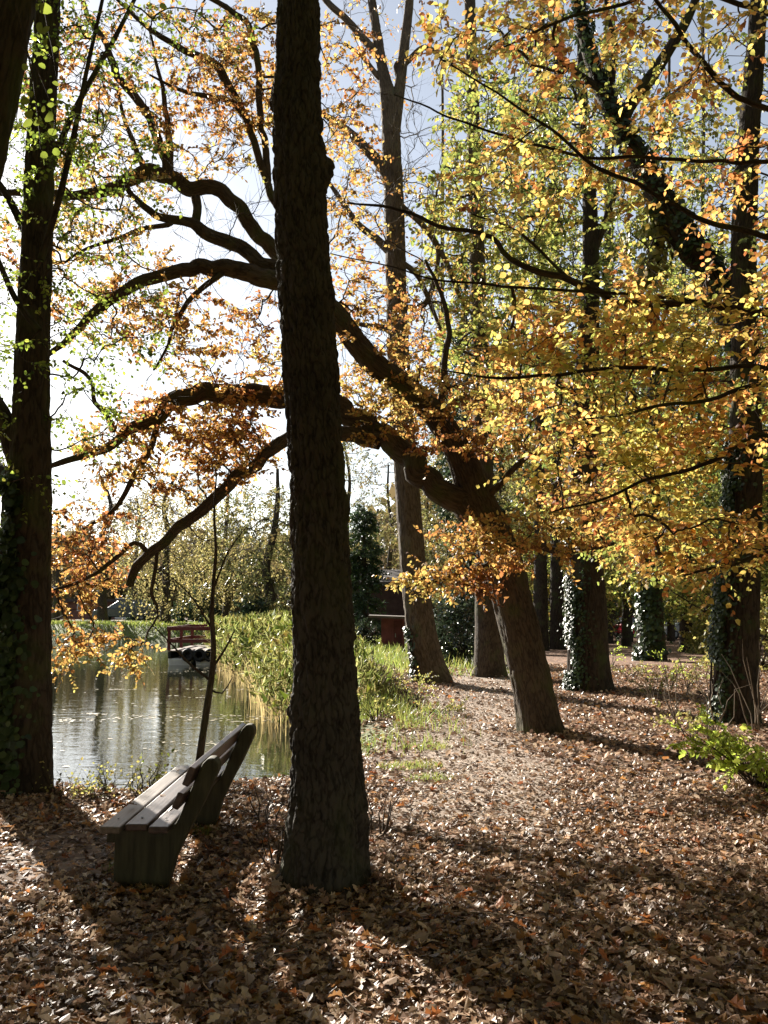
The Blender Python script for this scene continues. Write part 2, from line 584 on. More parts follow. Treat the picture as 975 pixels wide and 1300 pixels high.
def plain_mat(name, col, rough=.7, metal=0, var=.25, scale=6, spec=.4, bump=0.0, grain=None):
    m, nt, out = new_mat(name)
    tc = N(nt, "ShaderNodeTexCoord")
    n1 = N(nt, "ShaderNodeTexNoise"); n1.inputs["Scale"].default_value = scale; n1.inputs["Detail"].default_value = 5
    src = tc.outputs["Object"]
    if grain:
        mp = N(nt, "ShaderNodeMapping"); mp.inputs["Scale"].default_value = grain
        nt.links.new(src, mp.inputs[0]); src = mp.outputs[0]
    nt.links.new(src, n1.inputs["Vector"])
    c0 = [max(0, c * (1 - var)) for c in col]; c1 = [min(1, c * (1 + var)) for c in col]
    r = ramp(nt, [(.3, c0), (.7, c1)])
    nt.links.new(n1.outputs["Fac"], r.inputs[0])
    pb = N(nt, "ShaderNodeBsdfPrincipled"); pb.inputs["Roughness"].default_value = rough; pb.inputs["Metallic"].default_value = metal
    pb.inputs["Specular IOR Level"].default_value = spec
    nt.links.new(r.outputs[0], pb.inputs["Base Color"])
    if bump:
        bp = N(nt, "ShaderNodeBump"); bp.inputs["Strength"].default_value = bump; bp.inputs["Distance"].default_value = .004
        nt.links.new(n1.outputs["Fac"], bp.inputs["Height"]); nt.links.new(bp.outputs[0], pb.inputs["Normal"])
    nt.links.new(pb.outputs[0], out.inputs[0])
    return m


M = {}
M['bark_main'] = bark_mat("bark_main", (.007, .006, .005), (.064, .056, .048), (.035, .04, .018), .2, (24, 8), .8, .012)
M['bark_oak'] = bark_mat("bark_oak", (.02, .015, .011), (.085, .065, .047), (.05, .06, .02), .3, (26, 5), .8, .02)
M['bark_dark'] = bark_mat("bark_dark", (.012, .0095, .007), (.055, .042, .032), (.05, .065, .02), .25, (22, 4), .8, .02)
M['bark_pale'] = bark_mat("bark_pale", (.035, .026, .019), (.13, .10, .072), (.09, .10, .05), .1, (20, 4), .8, .02)
M['twig'] = plain_mat("twig_bark", (.05, .038, .028), .85, var=.35, scale=9, spec=.2)
M['twig_pale'] = plain_mat("twig_bark_pale", (.16, .125, .09), .85, var=.35, scale=9, spec=.2)
M['oak_leaf'] = leaf_mat("oak_leaf", [(.13, .06, .03), (.29, .11, .04), (.38, .19, .05), (.44, .29, .08), (.38, .32, .09), (.22, .24, .055)], .5, nw=.5)
M['beech_leaf'] = leaf_mat("beech_leaf", [(.17, .06, .03), (.36, .12, .04), (.47, .22, .06), (.53, .35, .09), (.50, .42, .10), (.40, .40, .085), (.20, .26, .05)], .6, scale=.75, nw=.56, tboost=1.7)
M['yellow_leaf'] = leaf_mat("yellow_green_leaf", [(.34, .18, .05), (.40, .28, .07), (.32, .31, .07), (.20, .24, .05), (.11, .15, .035), (.06, .09, .025)], .5, scale=.4, nw=.5)
M['lime_leaf'] = leaf_mat("lime_leaf", [(.05, .085, .015), (.10, .15, .022), (.17, .23, .03), (.27, .32, .045), (.32, .25, .045)], .55, scale=1.2, nw=.35)
M['far_leaf'] = leaf_mat("far_leaf", [(.18, .11, .05), (.25, .19, .07), (.22, .21, .07), (.13, .15, .05), (.06, .08, .03)], .3, scale=.12, nw=.5)
M['willow_leaf'] = leaf_mat("willow_leaf", [(.16, .12, .06), (.28, .22, .09), (.34, .29, .11), (.26, .25, .09), (.14, .14, .06)], .4, scale=.2, nw=.5)
M['brown_leaf'] = leaf_mat("brown_far_leaf", [(.07, .05, .035), (.13, .09, .05), (.19, .14, .07), (.15, .14, .06)], .3, scale=.2, nw=.5)
M['ivy_leaf'] = leaf_mat("ivy_leaf", [(.018, .035, .014), (.03, .055, .018), (.05, .08, .025), (.09, .12, .04)], .2, rough=.42, spec=.35, nw=.3)
M['conifer_leaf'] = leaf_mat("conifer_leaf", [(.02, .04, .022), (.035, .06, .03), (.055, .08, .04), (.08, .10, .045)], .25, nw=.3)
M['holly_leaf'] = leaf_mat("holly_leaf", [(.02, .035, .018), (.035, .055, .028), (.06, .08, .045)], .15, rough=.25, spec=.7, nw=.2)
M['shrub_leaf'] = leaf_mat("shrub_leaf", [(.16, .24, .03), (.28, .36, .05), (.38, .44, .07), (.44, .44, .08)], .55, scale=2, nw=.3)
M['weed_leaf'] = leaf_mat("weed_leaf", [(.07, .09, .03), (.15, .165, .045), (.27, .26, .075), (.36, .29, .09), (.27, .17, .07)], .5, scale=1.5, nw=.4)
M['reed_green'] = leaf_mat("reed_green", [(.12, .17, .05), (.22, .27, .08), (.32, .34, .11), (.38, .36, .15), (.34, .26, .12)], .5, scale=.5, nw=.4)
M['reed_tan'] = leaf_mat("reed_tan", [(.24, .17, .08), (.36, .27, .12), (.44, .36, .17), (.30, .27, .09)], .4, scale=.5, nw=.4)
M['grass'] = leaf_mat("grass_blade", [(.08, .13, .03), (.15, .21, .04), (.27, .29, .07), (.34, .27, .10)], .45, scale=.8, nw=.4)
M['litter'] = leaf_mat("litter_leaf", [(.04, .026, .019), (.115, .072, .05), (.26, .16, .105), (.41, .285, .195), (.56, .435, .315), (.30, .13, .07)], .2, rough=.48, spec=.35, scale=1.0, nw=.12)
M['litter_pale'] = leaf_mat("litter_pale_fragment", [(.16, .10, .07), (.30, .21, .155), (.44, .34, .26), (.5, .41, .33)], .1, rough=.6, spec=.2, nw=.1)
M['litter_orange'] = leaf_mat("litter_orange_leaf", [(.24, .075, .03), (.34, .125, .04), (.38, .19, .06), (.30, .16, .07)], .25, rough=.5, spec=.3, nw=.1)
M['wood_leaf'] = leaf_mat("wood_leaf", [(.07, .055, .03), (.14, .105, .05), (.21, .17, .07), (.15, .155, .055), (.07, .085, .035)], .3, scale=.06, nw=.55)
M['float_leaf'] = leaf_mat("float_leaf", [(.25, .2, .1), (.4, .33, .2), (.45, .42, .3)], .1, nw=.2)


def ground_mat():
    m, nt, out = new_mat("ground_soil_litter")
    geo = N(nt, "ShaderNodeNewGeometry")
    vo = N(nt, "ShaderNodeTexVoronoi"); vo.inputs["Scale"].default_value = 13; vo.inputs["Randomness"].default_value = 1
    nd = N(nt, "ShaderNodeTexNoise"); nd.inputs["Scale"].default_value = 9; nd.inputs["Detail"].default_value = 3
    nt.links.new(geo.outputs["Position"], nd.inputs["Vector"])
    va = N(nt, "ShaderNodeVectorMath"); va.operation = 'MULTIPLY_ADD'; va.inputs[1].default_value = (.12, .12, .12)
    nt.links.new(nd.outputs["Color"], va.inputs[0]); nt.links.new(geo.outputs["Position"], va.inputs[2])
    nt.links.new(va.outputs[0], vo.inputs["Vector"])
    sp = N(nt, "ShaderNodeSeparateColor"); nt.links.new(vo.outputs["Color"], sp.inputs[0])
    lit = ramp(nt, [(0, (.05, .03, .02)), (.3, (.13, .07, .045)), (.6, (.24, .14, .095)), (.85, (.36, .25, .18)), (1, (.26, .11, .05))])
    nt.links.new(sp.outputs[0], lit.inputs[0])
    soil = ramp(nt, [(.3, (.07, .055, .042)), (.7, (.15, .12, .095))])
    n3 = N(nt, "ShaderNodeTexNoise"); n3.inputs["Scale"].default_value = 22; n3.inputs["Detail"].default_value = 6
    nt.links.new(geo.outputs["Position"], n3.inputs["Vector"]); nt.links.new(n3.outputs["Fac"], soil.inputs[0])
    sand = ramp(nt, [(.3, (.29, .235, .19)), (.7, (.46, .39, .32))]); nt.links.new(n3.outputs["Fac"], sand.inputs[0])
    gr = ramp(nt, [(.3, (.06, .085, .025)), (.7, (.17, .19, .06))]); nt.links.new(nd.outputs["Fac"], gr.inputs[0])

    def att(n):
        a = N(nt, "ShaderNodeAttribute"); a.attribute_name = n; return a.outputs["Fac"]

    def mix(f, a, b):
        x = N(nt, "ShaderNodeMix"); x.data_type = 'RGBA'
        nt.links.new(f, x.inputs[0]); nt.links.new(a, x.inputs[6]); nt.links.new(b, x.inputs[7]); return x.outputs[2]
    c = mix(att("litter"), soil.outputs[0], lit.outputs[0])
    c = mix(att("path"), c, sand.outputs[0])
    c = mix(att("grass"), c, gr.outputs[0])
    pb = N(nt, "ShaderNodeBsdfPrincipled"); pb.inputs["Roughness"].default_value = .85; pb.inputs["Specular IOR Level"].default_value = .25
    nt.links.new(c, pb.inputs["Base Color"])
    bp = N(nt, "ShaderNodeBump"); bp.inputs["Strength"].default_value = .5; bp.inputs["Distance"].default_value = .03
    nt.links.new(sp.outputs[1], bp.inputs["Height"]); nt.links.new(bp.outputs[0], pb.inputs["Normal"])
    nt.links.new(pb.outputs[0], out.inputs[0])
    return m


def water_mat():
    m, nt, out = new_mat("pond_water")
    geo = N(nt, "ShaderNodeNewGeometry")
    mp = N(nt, "ShaderNodeMapping"); mp.inputs["Scale"].default_value = (1.0, 2.2, 1)
    nt.links.new(geo.outputs["Position"], mp.inputs[0])
    n1 = N(nt, "ShaderNodeTexNoise"); n1.inputs["Scale"].default_value = 1.6; n1.inputs["Detail"].default_value = 4; n1.inputs["Roughness"].default_value = .55
    nt.links.new(mp.outputs[0], n1.inputs["Vector"])
    bp = N(nt, "ShaderNodeBump"); bp.inputs["Strength"].default_value = .03; bp.inputs["Distance"].default_value = .2
    nt.links.new(n1.outputs["Fac"], bp.inputs["Height"])
    pb = N(nt, "ShaderNodeBsdfPrincipled")
    pb.inputs["Base Color"].default_value = (.018, .02, .012, 1); pb.inputs["Roughness"].default_value = .015
    pb.inputs["IOR"].default_value = 1.45
    pb.inputs["Specular IOR Level"].default_value = .8
    nt.links.new(bp.outputs[0], pb.inputs["Normal"]); nt.links.new(pb.outputs[0], out.inputs[0])
    return m


M['ground'] = ground_mat()
M['water'] = water_mat()
M['plank'] = plain_mat("bench_plank_wood", (.06, .036, .028), .4, var=.45, scale=3, spec=.5, bump=.4, grain=(14, .9, 14))
M['plank_lit'] = plain_mat("bench_plank_wood_lit", (.13, .10, .075), .45, var=.4, scale=3, spec=.45, bump=.4, grain=(14, .9, 14))  # paler copy of the plank wood: sunlight put into the colour
M['support'] = plain_mat("bench_support_wood", (.05, .045, .024), .8, var=.4, scale=3, bump=.5, grain=(12, 8, 1.5))
M['redpaint'] = plain_mat("red_paint", (.15, .028, .025), .55, var=.3)
M['shedwall'] = plain_mat("shed_wall_paint", (.20, .06, .065), .75, var=.3, scale=3)
M['shedroof'] = plain_mat("shed_roof_felt", (.10, .075, .06), .85, var=.3)
M['brick'] = plain_mat("house_brick", (.16, .075, .055), .85, var=.3, scale=4)
M['darkbrick'] = plain_mat("house_dark_brick", (.06, .032, .028), .9, var=.3, scale=4)
M['darkroof'] = plain_mat("house_roof_tile", (.06, .045, .04), .8, var=.3)
M['white'] = plain_mat("white_paint", (.62, .62, .6), .5, var=.12)
M['grey'] = plain_mat("grey_paint", (.26, .27, .28), .6, var=.2)
M['rubber'] = plain_mat("black_rubber", (.015, .015, .015), .7, var=.2)
M['deck'] = plain_mat("raft_deck_wood", (.20, .15, .12), .8, var=.35, grain=(2, 12, 2))
M['glass'] = plain_mat("window_glass", (.08, .1, .12), .08, var=.1, spec=.8)
M['car_red'] = plain_mat("car_red_paint", (.45, .015, .04), .25, var=.05, spec=.7)
M['car_blue'] = plain_mat("car_silver_blue_paint", (.35, .40, .48), .25, var=.05, spec=.7)
M['car_grey'] = plain_mat("car_grey_paint", (.22, .24, .26), .25, var=.05, spec=.7)
M['car_dark'] = plain_mat("car_dark_paint", (.06, .075, .09), .25, var=.05, spec=.7)

# ------------------------------------------------------------------ terrain
WATER_Z = -.45
POND = np.array([(-16, 8.6), (-9, 9.1), (-5.5, 9.0), (-3.6, 9.25), (-2.2, 9.2), (-1.35, 9.6), (-.95, 10.6), (-.95, 12), (-1.3, 14.2), (-1.9, 18), (-3.0, 25), (-4.8, 33),
                 (-6.8, 42), (-10, 47.5), (-15, 50.5), (-22, 52), (-32, 54), (-46, 52), (-52, 40), (-46, 24), (-32, 13), (-22, 9.5)])


def pond_sd(x, y):
    """signed distance to the waterline, negative over water"""
    x = np.asarray(x, float); y = np.asarray(y, float)
    d = np.full(x.shape, 1e9); inside = np.zeros(x.shape, bool)
    n = len(POND)
    for i in range(n):
        ax, ay = POND[i]; bx, by = POND[(i + 1) % n]
        ex, ey = bx - ax, by - ay
        t = np.clip(((x - ax) * ex + (y - ay) * ey) / (ex * ex + ey * ey), 0, 1)
        d = np.minimum(d, np.hypot(x - ax - t * ex, y - ay - t * ey))
        c = ((ay > y) != (by > y)) & (x < (bx - ax) * (y - ay) / (by - ay + 1e-12) + ax)
        inside ^= c
    return np.where(inside, -d, d)


def sstep(a, b, x):
    t = np.clip((x - a) / (b - a), 0, 1); return t * t * (3 - 2 * t)


def terrain(x, y, sd=None):
    x = np.asarray(x, float); y = np.asarray(y, float)
    if sd is None:
        sd = pond_sd(x, y)
    far = sstep(18, 62, y) * sstep(-2, 6, x)
    land = -.62 * far
    land = land + .55 * sstep(44, 54, y) * sstep(-4, -10, x)          # the raised far bank
    land = land + (.03 + .07 * sstep(8, 16, y)) * (fbm(x * .55 + 40, y * .55 + 40, 5) - .44) + .035 * (vnoise(x * 2.3 + 90, y * 2.3 + 90, 8) - .5)
    bank = np.where(sd > 0, WATER_Z + (land - WATER_Z) * sstep(-.25, 1.15, sd), WATER_Z + .0 - .05 - np.minimum(1.1, -sd * .45))
    return np.where(sd > 1.15, land, np.minimum(bank, np.where(sd > 0, 9, WATER_Z + .0)))


def path_mask(x, y):
    # trodden line: passes between camera and leaning oak, then on between the two rear trees
    line = [(.1, 2), (.55, 6), (.85, 8.8), (1.1, 11), (1.45, 14), (2.0, 17.5), (2.7, 22), (3.4, 30), (4, 45)]
    d = np.full(np.shape(x), 1e9)
    for (ax, ay), (bx, by) in zip(line[:-1], line[1:]):
        ex, ey = bx - ax, by - ay
        t = np.clip(((x - ax) * ex + (y - ay) * ey) / (ex * ex + ey * ey), 0, 1)
        d = np.minimum(d, np.hypot(x - ax - t * ex, y - ay - t * ey))
    n = fbm(np.asarray(x) * 1.1 + 11, np.asarray(y) * 1.1 + 3, 21)
    return (1 - sstep(.45, 1.45, d + (n - .44) * 1.2)) * sstep(5.0, 7.6, y)


def grass_mask(x, y, sd):
    n = fbm(np.asarray(x) * .9 + 3, np.asarray(y) * .9 + 8, 33)
    nearr = (1 - sstep(.3, 1.5, sd + (n - .44) * 1.4)) * sstep(10.2, 11.5, y) * sstep(-3.5, -1.5, x)
    farb = sstep(43, 47, y) * sstep(-3, -8, x) * (1 - sstep(10, 16, sd))
    rightside = sstep(25, 34, y) * (1 - sstep(.5, 2.5, x)) * sstep(-8, -5, x) * .9
    return np.clip(np.maximum(np.maximum(nearr * 1.0, farb), rightside), 0, 1)


def build_ground():
    rr = np.concatenate([[0.0], np.geomspace(.35, 30, 210), np.geomspace(30.8, 900, 60)])
    aa = np.concatenate([np.linspace(-40, 40, 330), np.linspace(42, 318, 100)])
    aa = np.radians(aa); na = len(aa); nr = len(rr)
    Rg, Ag = np.meshgrid(rr, aa, indexing='ij')
    X = Rg * np.sin(Ag); Y = Rg * np.cos(Ag)
    sd = pond_sd(X, Y)
    Z = terrain(X, Y, sd)
    mb = Mesh()
    i = np.arange(nr - 1)[:, None]; j = np.arange(na)[None, :]; j2 = (j + 1) % na
    Fq = np.stack([i * na + j, (i + 1) * na + j, (i + 1) * na + j2, i * na + j2], -1).reshape(-1, 4)
    Fq = Fq[:, ::-1]
    mb.add(np.stack([X, Y, Z], -1).reshape(-1, 3), Fq)
    me = mb.data("ground", M['ground'])
    pm = path_mask(X, Y); gm = grass_mask(X, Y, sd)
    lit = np.clip(1 - gm, 0, 1) * (.55 + .45 * sstep(8, 14, Y))
    for nm, val in (("path", pm * .7), ("grass", gm), ("litter", lit)):
        a = me.attributes.new(nm, 'FLOAT', 'POINT'); a.data.foreach_set("value", val.astype(np.float32).ravel())
    return link("ground", me, None, "structure")


ground = build_ground()
wc = POND.mean(0)
mbw = Mesh()
wv = []
for i_ in range(len(POND)):
    p_, q_, r_ = POND[i_ - 1], POND[i_], POND[(i_ + 1) % len(POND)]
    t_ = norm((r_ - p_)[None])[0]; nrm_ = np.array([t_[1], -t_[0]])
    wv.append([*(q_ + nrm_ * .35), WATER_Z])
mbw.add(wv, [list(range(len(wv)))])
water = build(mbw, "water", M['water'], None, "structure", smooth=False)


def gz(x, y):
    return float(terrain(np.array([x]), np.array([y]))[0])


def base_at(px, py):
    p = G(px, py, 0.0)
    for _ in range(4):
        p = G(px, py, gz(p[0], p[1]))
    return p


def mk(parent, name, mat, pts, rad, nseg=10, step=.2, kind=None, **kw):
    mb = Mesh()
    q, r = limb_mesh(mb, pts, rad, nseg, step, **kw)
    o = build(mb, name, mat, parent, kind)
    return q, r


def px_path(lst, Y):
    """lst of (px, py, width_px[, Y]) -> points and radii"""
    pts = []; rad = []
    for e in lst:
        yy = e[3] if len(e) > 3 else Y
        pts.append(P(e[0], e[1], yy)); rad.append(e[2] / 2 * yy / F_PX)
    return pts, rad


def crown(root, skel, skelr, att, rng, leafmat, twigmat, leaf=dict(), nspray=3, rt=.004, back=.5, maxlen=9, bend=.18, up=.08, leafname='foliage', dirj=.6):
    Pp, Rr = colonise(skel, skelr, att, rng, rt=rt, maxlen=maxlen, bend=bend, up=up)
    mt = Mesh(); ml = Mesh()
    tube_batch(mt, Pp, Rr, 5)
    n = len(Pp)
    pos = []; dr = []
    for s in range(nspray):
        t = 1.0 - rng.uniform(0, back, n) * (0 if s == 0 else 1)
        fi = t * (Pp.shape[1] - 1); i0 = np.minimum(fi.astype(int), Pp.shape[1] - 2); fr = (fi - i0)[:, None]
        a = Pp[np.arange(n), i0]; b = Pp[np.arange(n), i0 + 1]
        pos.append(a * (1 - fr) + b * fr)
        dd = norm(b - a) + rng.normal(0, dirj, (n, 3)); dd[:, 2] *= .6
        dr.append(dd)
    sprays(ml, mt, np.vstack(pos), np.vstack(dr), rng, **leaf)
    build(mt, 'twigs', twigmat, root, 'stuff')
    if leafmat:
        build(ml, leafname, leafmat, root, 'stuff')
    return Pp


def bare_twigs(root, skel, att, rng, mat, rt=.0032, fork=5):
    """leafless fine twigs fanning from the limbs"""
    Pp, Rr = colonise(skel, None, att, rng, rt=rt, maxlen=5, bend=.16, up=.05)
    mt = Mesh(); tube_batch(mt, Pp, Rr, 4)
    m = len(Pp)
    for k in range(fork):
        i0 = rng.integers(2, Pp.shape[1] - 1, m)
        p0 = Pp[np.arange(m), i0]
        d = norm(norm(Pp[np.arange(m), i0 + 1] - p0) + rng.normal(0, .55, (m, 3)))
        L = rng.uniform(.15, .6, m)
        t = np.linspace(0, 1, 4)
        side = norm(rng.normal(0, 1, (m, 3)))
        Q = p0[:, None, :] + (L[:, None] * t[None])[..., None] * d[:, None, :] + ((L * .22)[:, None] * (t ** 2)[None])[..., None] * side[:, None, :]
        tube_batch(mt, Q, np.broadcast_to(np.array([.0032, .0026, .002, .001]), (m, 4)), 3)
    build(mt, 'bare_twigs', mat, root, 'stuff')


def ivy_on(root, pts, rad, n, rng, side=(-1, -.3), spread=1.0, size=.055, zmax=99, mat='ivy_leaf', thick=.05, dens=None, name='ivy'):
    """ivy leaves growing on a trunk"""
    pts = np.asarray(pts); rad = np.asarray(rad)
    ok = np.where(pts[:, 2] < zmax)[0]
    i = rng.choice(ok, n)
    a0 = math.atan2(side[1], side[0])
    th = a0 + rng.normal(0, spread, n)
    # patchy
    keep = vnoise(th * 2.2 + 20, pts[i, 2] * 1.6, 77) + .25 * vnoise(th * 7 + 20, pts[i, 2] * 6, 78) > .50
    i = i[keep]; th = th[keep]; n = len(i)
    out = np.stack([np.cos(th), np.sin(th), np.zeros(n)], -1)
    j = np.minimum(i + 1, len(pts) - 1)
    f = rng.uniform(0, 1, (n, 1))
    pos = pts[i] * (1 - f) + pts[j] * f + out * (rad[i] * 1.02 + rng.uniform(.0, thick, n) + .012)[:, None]
    d = np.stack([-np.sin(th), np.cos(th), np.zeros(n)], -1) * rng.normal(0, .6, (n, 1)) + np.array([0, 0, -1.0]) * rng.uniform(.3, 1, (n, 1)) + out * .3
    nr = out + np.array([0, 0, .5]) + rng.normal(0, .35, (n, 3))
    ml = Mesh()
    pos = pos + out * (rng.exponential(.025, n) * (rng.uniform(0, 1, n) < .3))[:, None]
    leaves(ml, pos, d, nr, size * rng.uniform(.45, 1.75, n), 'round', rng, wid=(.8, 1.1))
    build(ml, name, M[mat], root, 'stuff')
    ms = Mesh()                                                   # the climbing stems
    top_i = ok[-1]; m = 7
    a_ = a0 + rng.normal(0, spread * .9, m)
    ii = np.linspace(ok[0], top_i, 24).astype(int)
    A_ = a_[:, None] + np.cumsum(rng.normal(0, .09, (m, 24)), 1)
    Q = pts[ii][None] + np.stack([np.cos(A_), np.sin(A_), 0 * A_], -1) * (rad[ii][None, :, None] * 1.03 + .012)
    tube_batch(ms, Q, np.broadcast_to(np.linspace(.016, .005, 24), (m, 24)), 5)
    build(ms, 'ivy_stems', M['twig'], root, 'stuff')


def tree_root(name, label, px, py, group=None, cat='tree'):
    b = base_at(px, py)
    return thing(name, label, cat, b, group), b


# ================================================================== TREES
# --- the big straight trunk in the middle foreground
rng = np.random.default_rng(2)
main, b = tree_root('tree', 'thick dark straight trunk with cracked bark in the foreground beside the wooden bench', 415, 1138)
Y = b[1] + .19
lst = [(412, 1165, 104), (412, 1105, 102), (415, 1040, 95), (416, 1000, 90), (414, 950, 84), (413, 860, 77), (407, 740, 74), (402, 600, 71), (391, 430, 72), (383, 300, 69), (380, 215, 68), (378, 120, 62), (378, 0, 57), (371, -160, 53), (362, -400, 56), (352, -800, 40)]
pts, rad = px_path(lst, Y)
mb = Mesh()
pts_hi, rad_hi = pts[12:], rad[12:]
MP, MR = limb_mesh(mb, pts[:14], rad[:14], 200, .012, amp=.026, cell=(.036, .11), plates=True, flare=(.17, .62, 5, .6), seed=4, wob=.06)
# burl on the right and old scars pushed out of the surface
V = mb.v[0]
for (bx, by, r0, amt) in ((420, 214, .10, .065), (436, 640, .08, .02), (365, 905, .10, .035), (449, 1040, .09, .03), (350, 130, .12, .03), (420, 380, .10, .02)):
    c = P(bx, by, Y)
    d = np.linalg.norm(V - c, axis=1)
    axis_d = V - np.array([np.interp(V[:, 2], MP[:, 2], MP[:, 0]), np.interp(V[:, 2], MP[:, 2], MP[:, 1]), V[:, 2]]).T
    V += norm(axis_d) * (amt * np.exp(-(d / r0) ** 2))[:, None]
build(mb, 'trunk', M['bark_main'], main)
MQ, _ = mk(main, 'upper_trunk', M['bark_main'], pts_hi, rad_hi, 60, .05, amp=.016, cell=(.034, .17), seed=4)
MP = np.vstack([MP, MQ])
skel = []; skr = []
for k in range(7):
    p0 = MP[int(len(MP) * (.80 + .03 * k)) if k < 6 else -1]
    a = k * 2.4
    pp = [p0, p0 + np.array([math.cos(a) * .9, math.sin(a) * .9, .7]), p0 + np.array([math.cos(a) * 2.2, math.sin(a) * 2.2, 1.8])]
    q, r = mk(main, 'limb', M['bark_main'], pp, [.07, .05, .02], 8, .25, amp=0)
    skel.append(q); skr.append(r)
skel = np.vstack(skel)
cen = MP[-1]
att = cen + rng.normal(0, 1, (90, 3)) * np.array([1.6, 1.6, 1.3]) + np.array([0, 0, .6])
crown(main, skel, None, att, rng, M['oak_leaf'], M['twig'], dict(size=.08, nleaf=9, length=.4), 3)

# --- tree at the left edge with ivy
rng = np.random.default_rng(3)
left, b = tree_root('tree', 'dark forked trunk at the left edge of the frame with ivy low on its side', 28, 1012)
Y = b[1] + .2
pts, rad = px_path([(30, 1030, 74), (30, 1000, 70), (31, 940, 66), (33, 860, 62), (34, 760, 58), (36, 660, 58), (38, 580, 54), (40, 500, 46), (43, 400, 42), (47, 300, 40), (52, 180, 37), (58, 60, 34), (64, -80, 32), (72, -300, 26), (80, -560, 16)], Y)
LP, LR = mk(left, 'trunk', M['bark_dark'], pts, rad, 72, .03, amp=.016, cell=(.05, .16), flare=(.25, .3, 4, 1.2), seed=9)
q1, r1 = mk(left, 'limb', M['bark_dark'], *px_path([(34, 620, 28), (18, 570, 28), (2, 530, 26), (-30, 480, 24), (-80, 400, 20), (-150, 260, 14, Y + 1)], Y), nseg=20, step=.05, amp=.008, seed=1)
q2, r2 = mk(left, 'limb', M['bark_dark'], *px_path([(52, 330, 10), (74, 255, 9), (92, 180, 8), (110, 90, 6), (130, 0, 5), (150, -90, 3)], Y - .3), nseg=8, step=.08, amp=0, seed=2)
q3, r3 = mk(left, 'limb', M['bark_dark'], *px_path([(36, 300, 12), (0, 235, 9), (-40, 200, 7), (-90, 160, 5)], Y + .2), nseg=8, step=.08, amp=0, seed=3)
q4, r4 = mk(left, 'limb', M['bark_dark'], *px_path([(50, 420, 9), (20, 380, 8), (-20, 300, 7), (-70, 280, 5)], Y - .3), nseg=8, step=.08, amp=0, seed=3)
q5, r5 = mk(left, 'limb', M['bark_dark'], *px_path([(48, 260, 12), (90, 150, 8), (150, 40, 6), (200, -60, 4)], Y + .5), nseg=8, step=.08, amp=0, seed=5)
skel = np.vstack([LP[LP[:, 2] > 3], q1, q2, q3, q4, q5])
att = ell([(70, 90, 70, 130, Y - .9, Y + .9, 62), (120, 240, 95, 90, Y - .9, Y + 1, 48), (120, 400, 90, 90, Y - .6, Y + 1, 36), (20, 330, 70, 170, Y - .8, Y + .8, 34),
           (110, 540, 50, 60, Y - .4, Y + .8, 18), (-130, 420, 150, 180, Y - .5, Y + 3, 120), (210, 60, 110, 70, Y, Y + 1.2, 25), (-60, 100, 90, 160, Y - 1, Y + 1, 60), (20, 590, 50, 70, Y - .5, Y + .5, 16)], rng)
att_shade = np.array([-5.9, 11.2, 4.0]) + rng.normal(0, 1, (270, 3)) * np.array([.55, 1.1, .75])     # unseen boughs over the water left of frame, added to shade the foreground
att_shade = att_shade[att_shade[:, 0] < -.475 * att_shade[:, 1]]
q6, r6 = mk(left, 'limb', M['bark_dark'], [P(36, 620, Y), np.array([-3.95, 8.7, 3.1]), np.array([-5.0, 10, 3.7]), np.array([-6.0, 11.5, 4.3])], [.08, .065, .045, .02], 14, .08, amp=.004, seed=8, kink=1)  # limb added to carry the shading boughs
skel = np.vstack([skel, q6]); att = np.vstack([att, att_shade])
crown(left, skel, None, att, rng, M['lime_leaf'], M['twig'], dict(size=.043, nleaf=8, length=.34, shape='ovate', flat=.5, tr=.002), 3, rt=.0032, maxlen=4)
ivy_on(left, LP, LR, 5200, rng, side=(-.85, -.55), spread=.55, size=.05, zmax=2.9)

# --- the near branch of big round green leaves (belongs to a trunk leaning in at the top left)
rng = np.random.default_rng(5)
nl = thing('tree', 'near black trunk leaning out through the upper left corner above round green leaves', 'tree', (P(-190, 768, 4.2)[0], 4.2, 0))
pts, rad = px_path([(-200, 1180, 62), (-170, 900, 58), (-120, 620, 56), (-60, 360, 55), (-22, 200, 55), (8, 60, 54), (34, -80, 52), (70, -260, 48), (130, -520, 36)], 4.2)
NP_, NR_ = mk(nl, 'trunk', M['bark_dark'], pts, rad, 64, .03, amp=.012, cell=(.045, .14), flare=(.2, .25, 4, 0), seed=12)
tw = [px_path([(20, 5, 5), (38, 80, 4), (46, 130, 3), (52, 190, 2)], 4.0), px_path([(52, -40, 6), (58, 20, 4), (66, 60, 3), (72, 100, 2)], 4.2), px_path([(28, 60, 3), (48, 90, 3), (70, 150, 2), (64, 172, 1.5)], 3.9)]
mt = Mesh()
for pts, rad in tw:
    limb_mesh(mt, pts, np.array(rad) * .55, 6, .05, amp=0)
build(mt, 'twigs', M['twig'], nl, 'stuff')
big = []
for (lx, ly, s) in ((28, 155, 17), (40, 152, 15), (59, 146, 16), (26, 126, 13), (36, 140, 13), (46, 152, 13), (66, 163, 13), (50, 28, 15), (60, 33, 14), (48, 40, 11), (63, 7, 18), (57, 50, 9), (68, 103, 9),
                    (47, 66, 9), (50, 80, 10), (61, 114, 8), (38, 116, 10), (53, 137, 9), (42, 73, 8), (64, 130, 10), (67, 190, 11), (60, 195, 10), (55, 203, 8), (34, 82, 9), (45, 8, 10), (72, 60, 9), (73, 120, 8), (291, 47, 9), (203, 5, 11), (142, 47, 8), (130, 78, 9), (124, 14, 9), (158, 4, 9), (236, 24, 7)):
    big.append((P(lx, ly, rng.uniform(3.6, 4.3)), s))
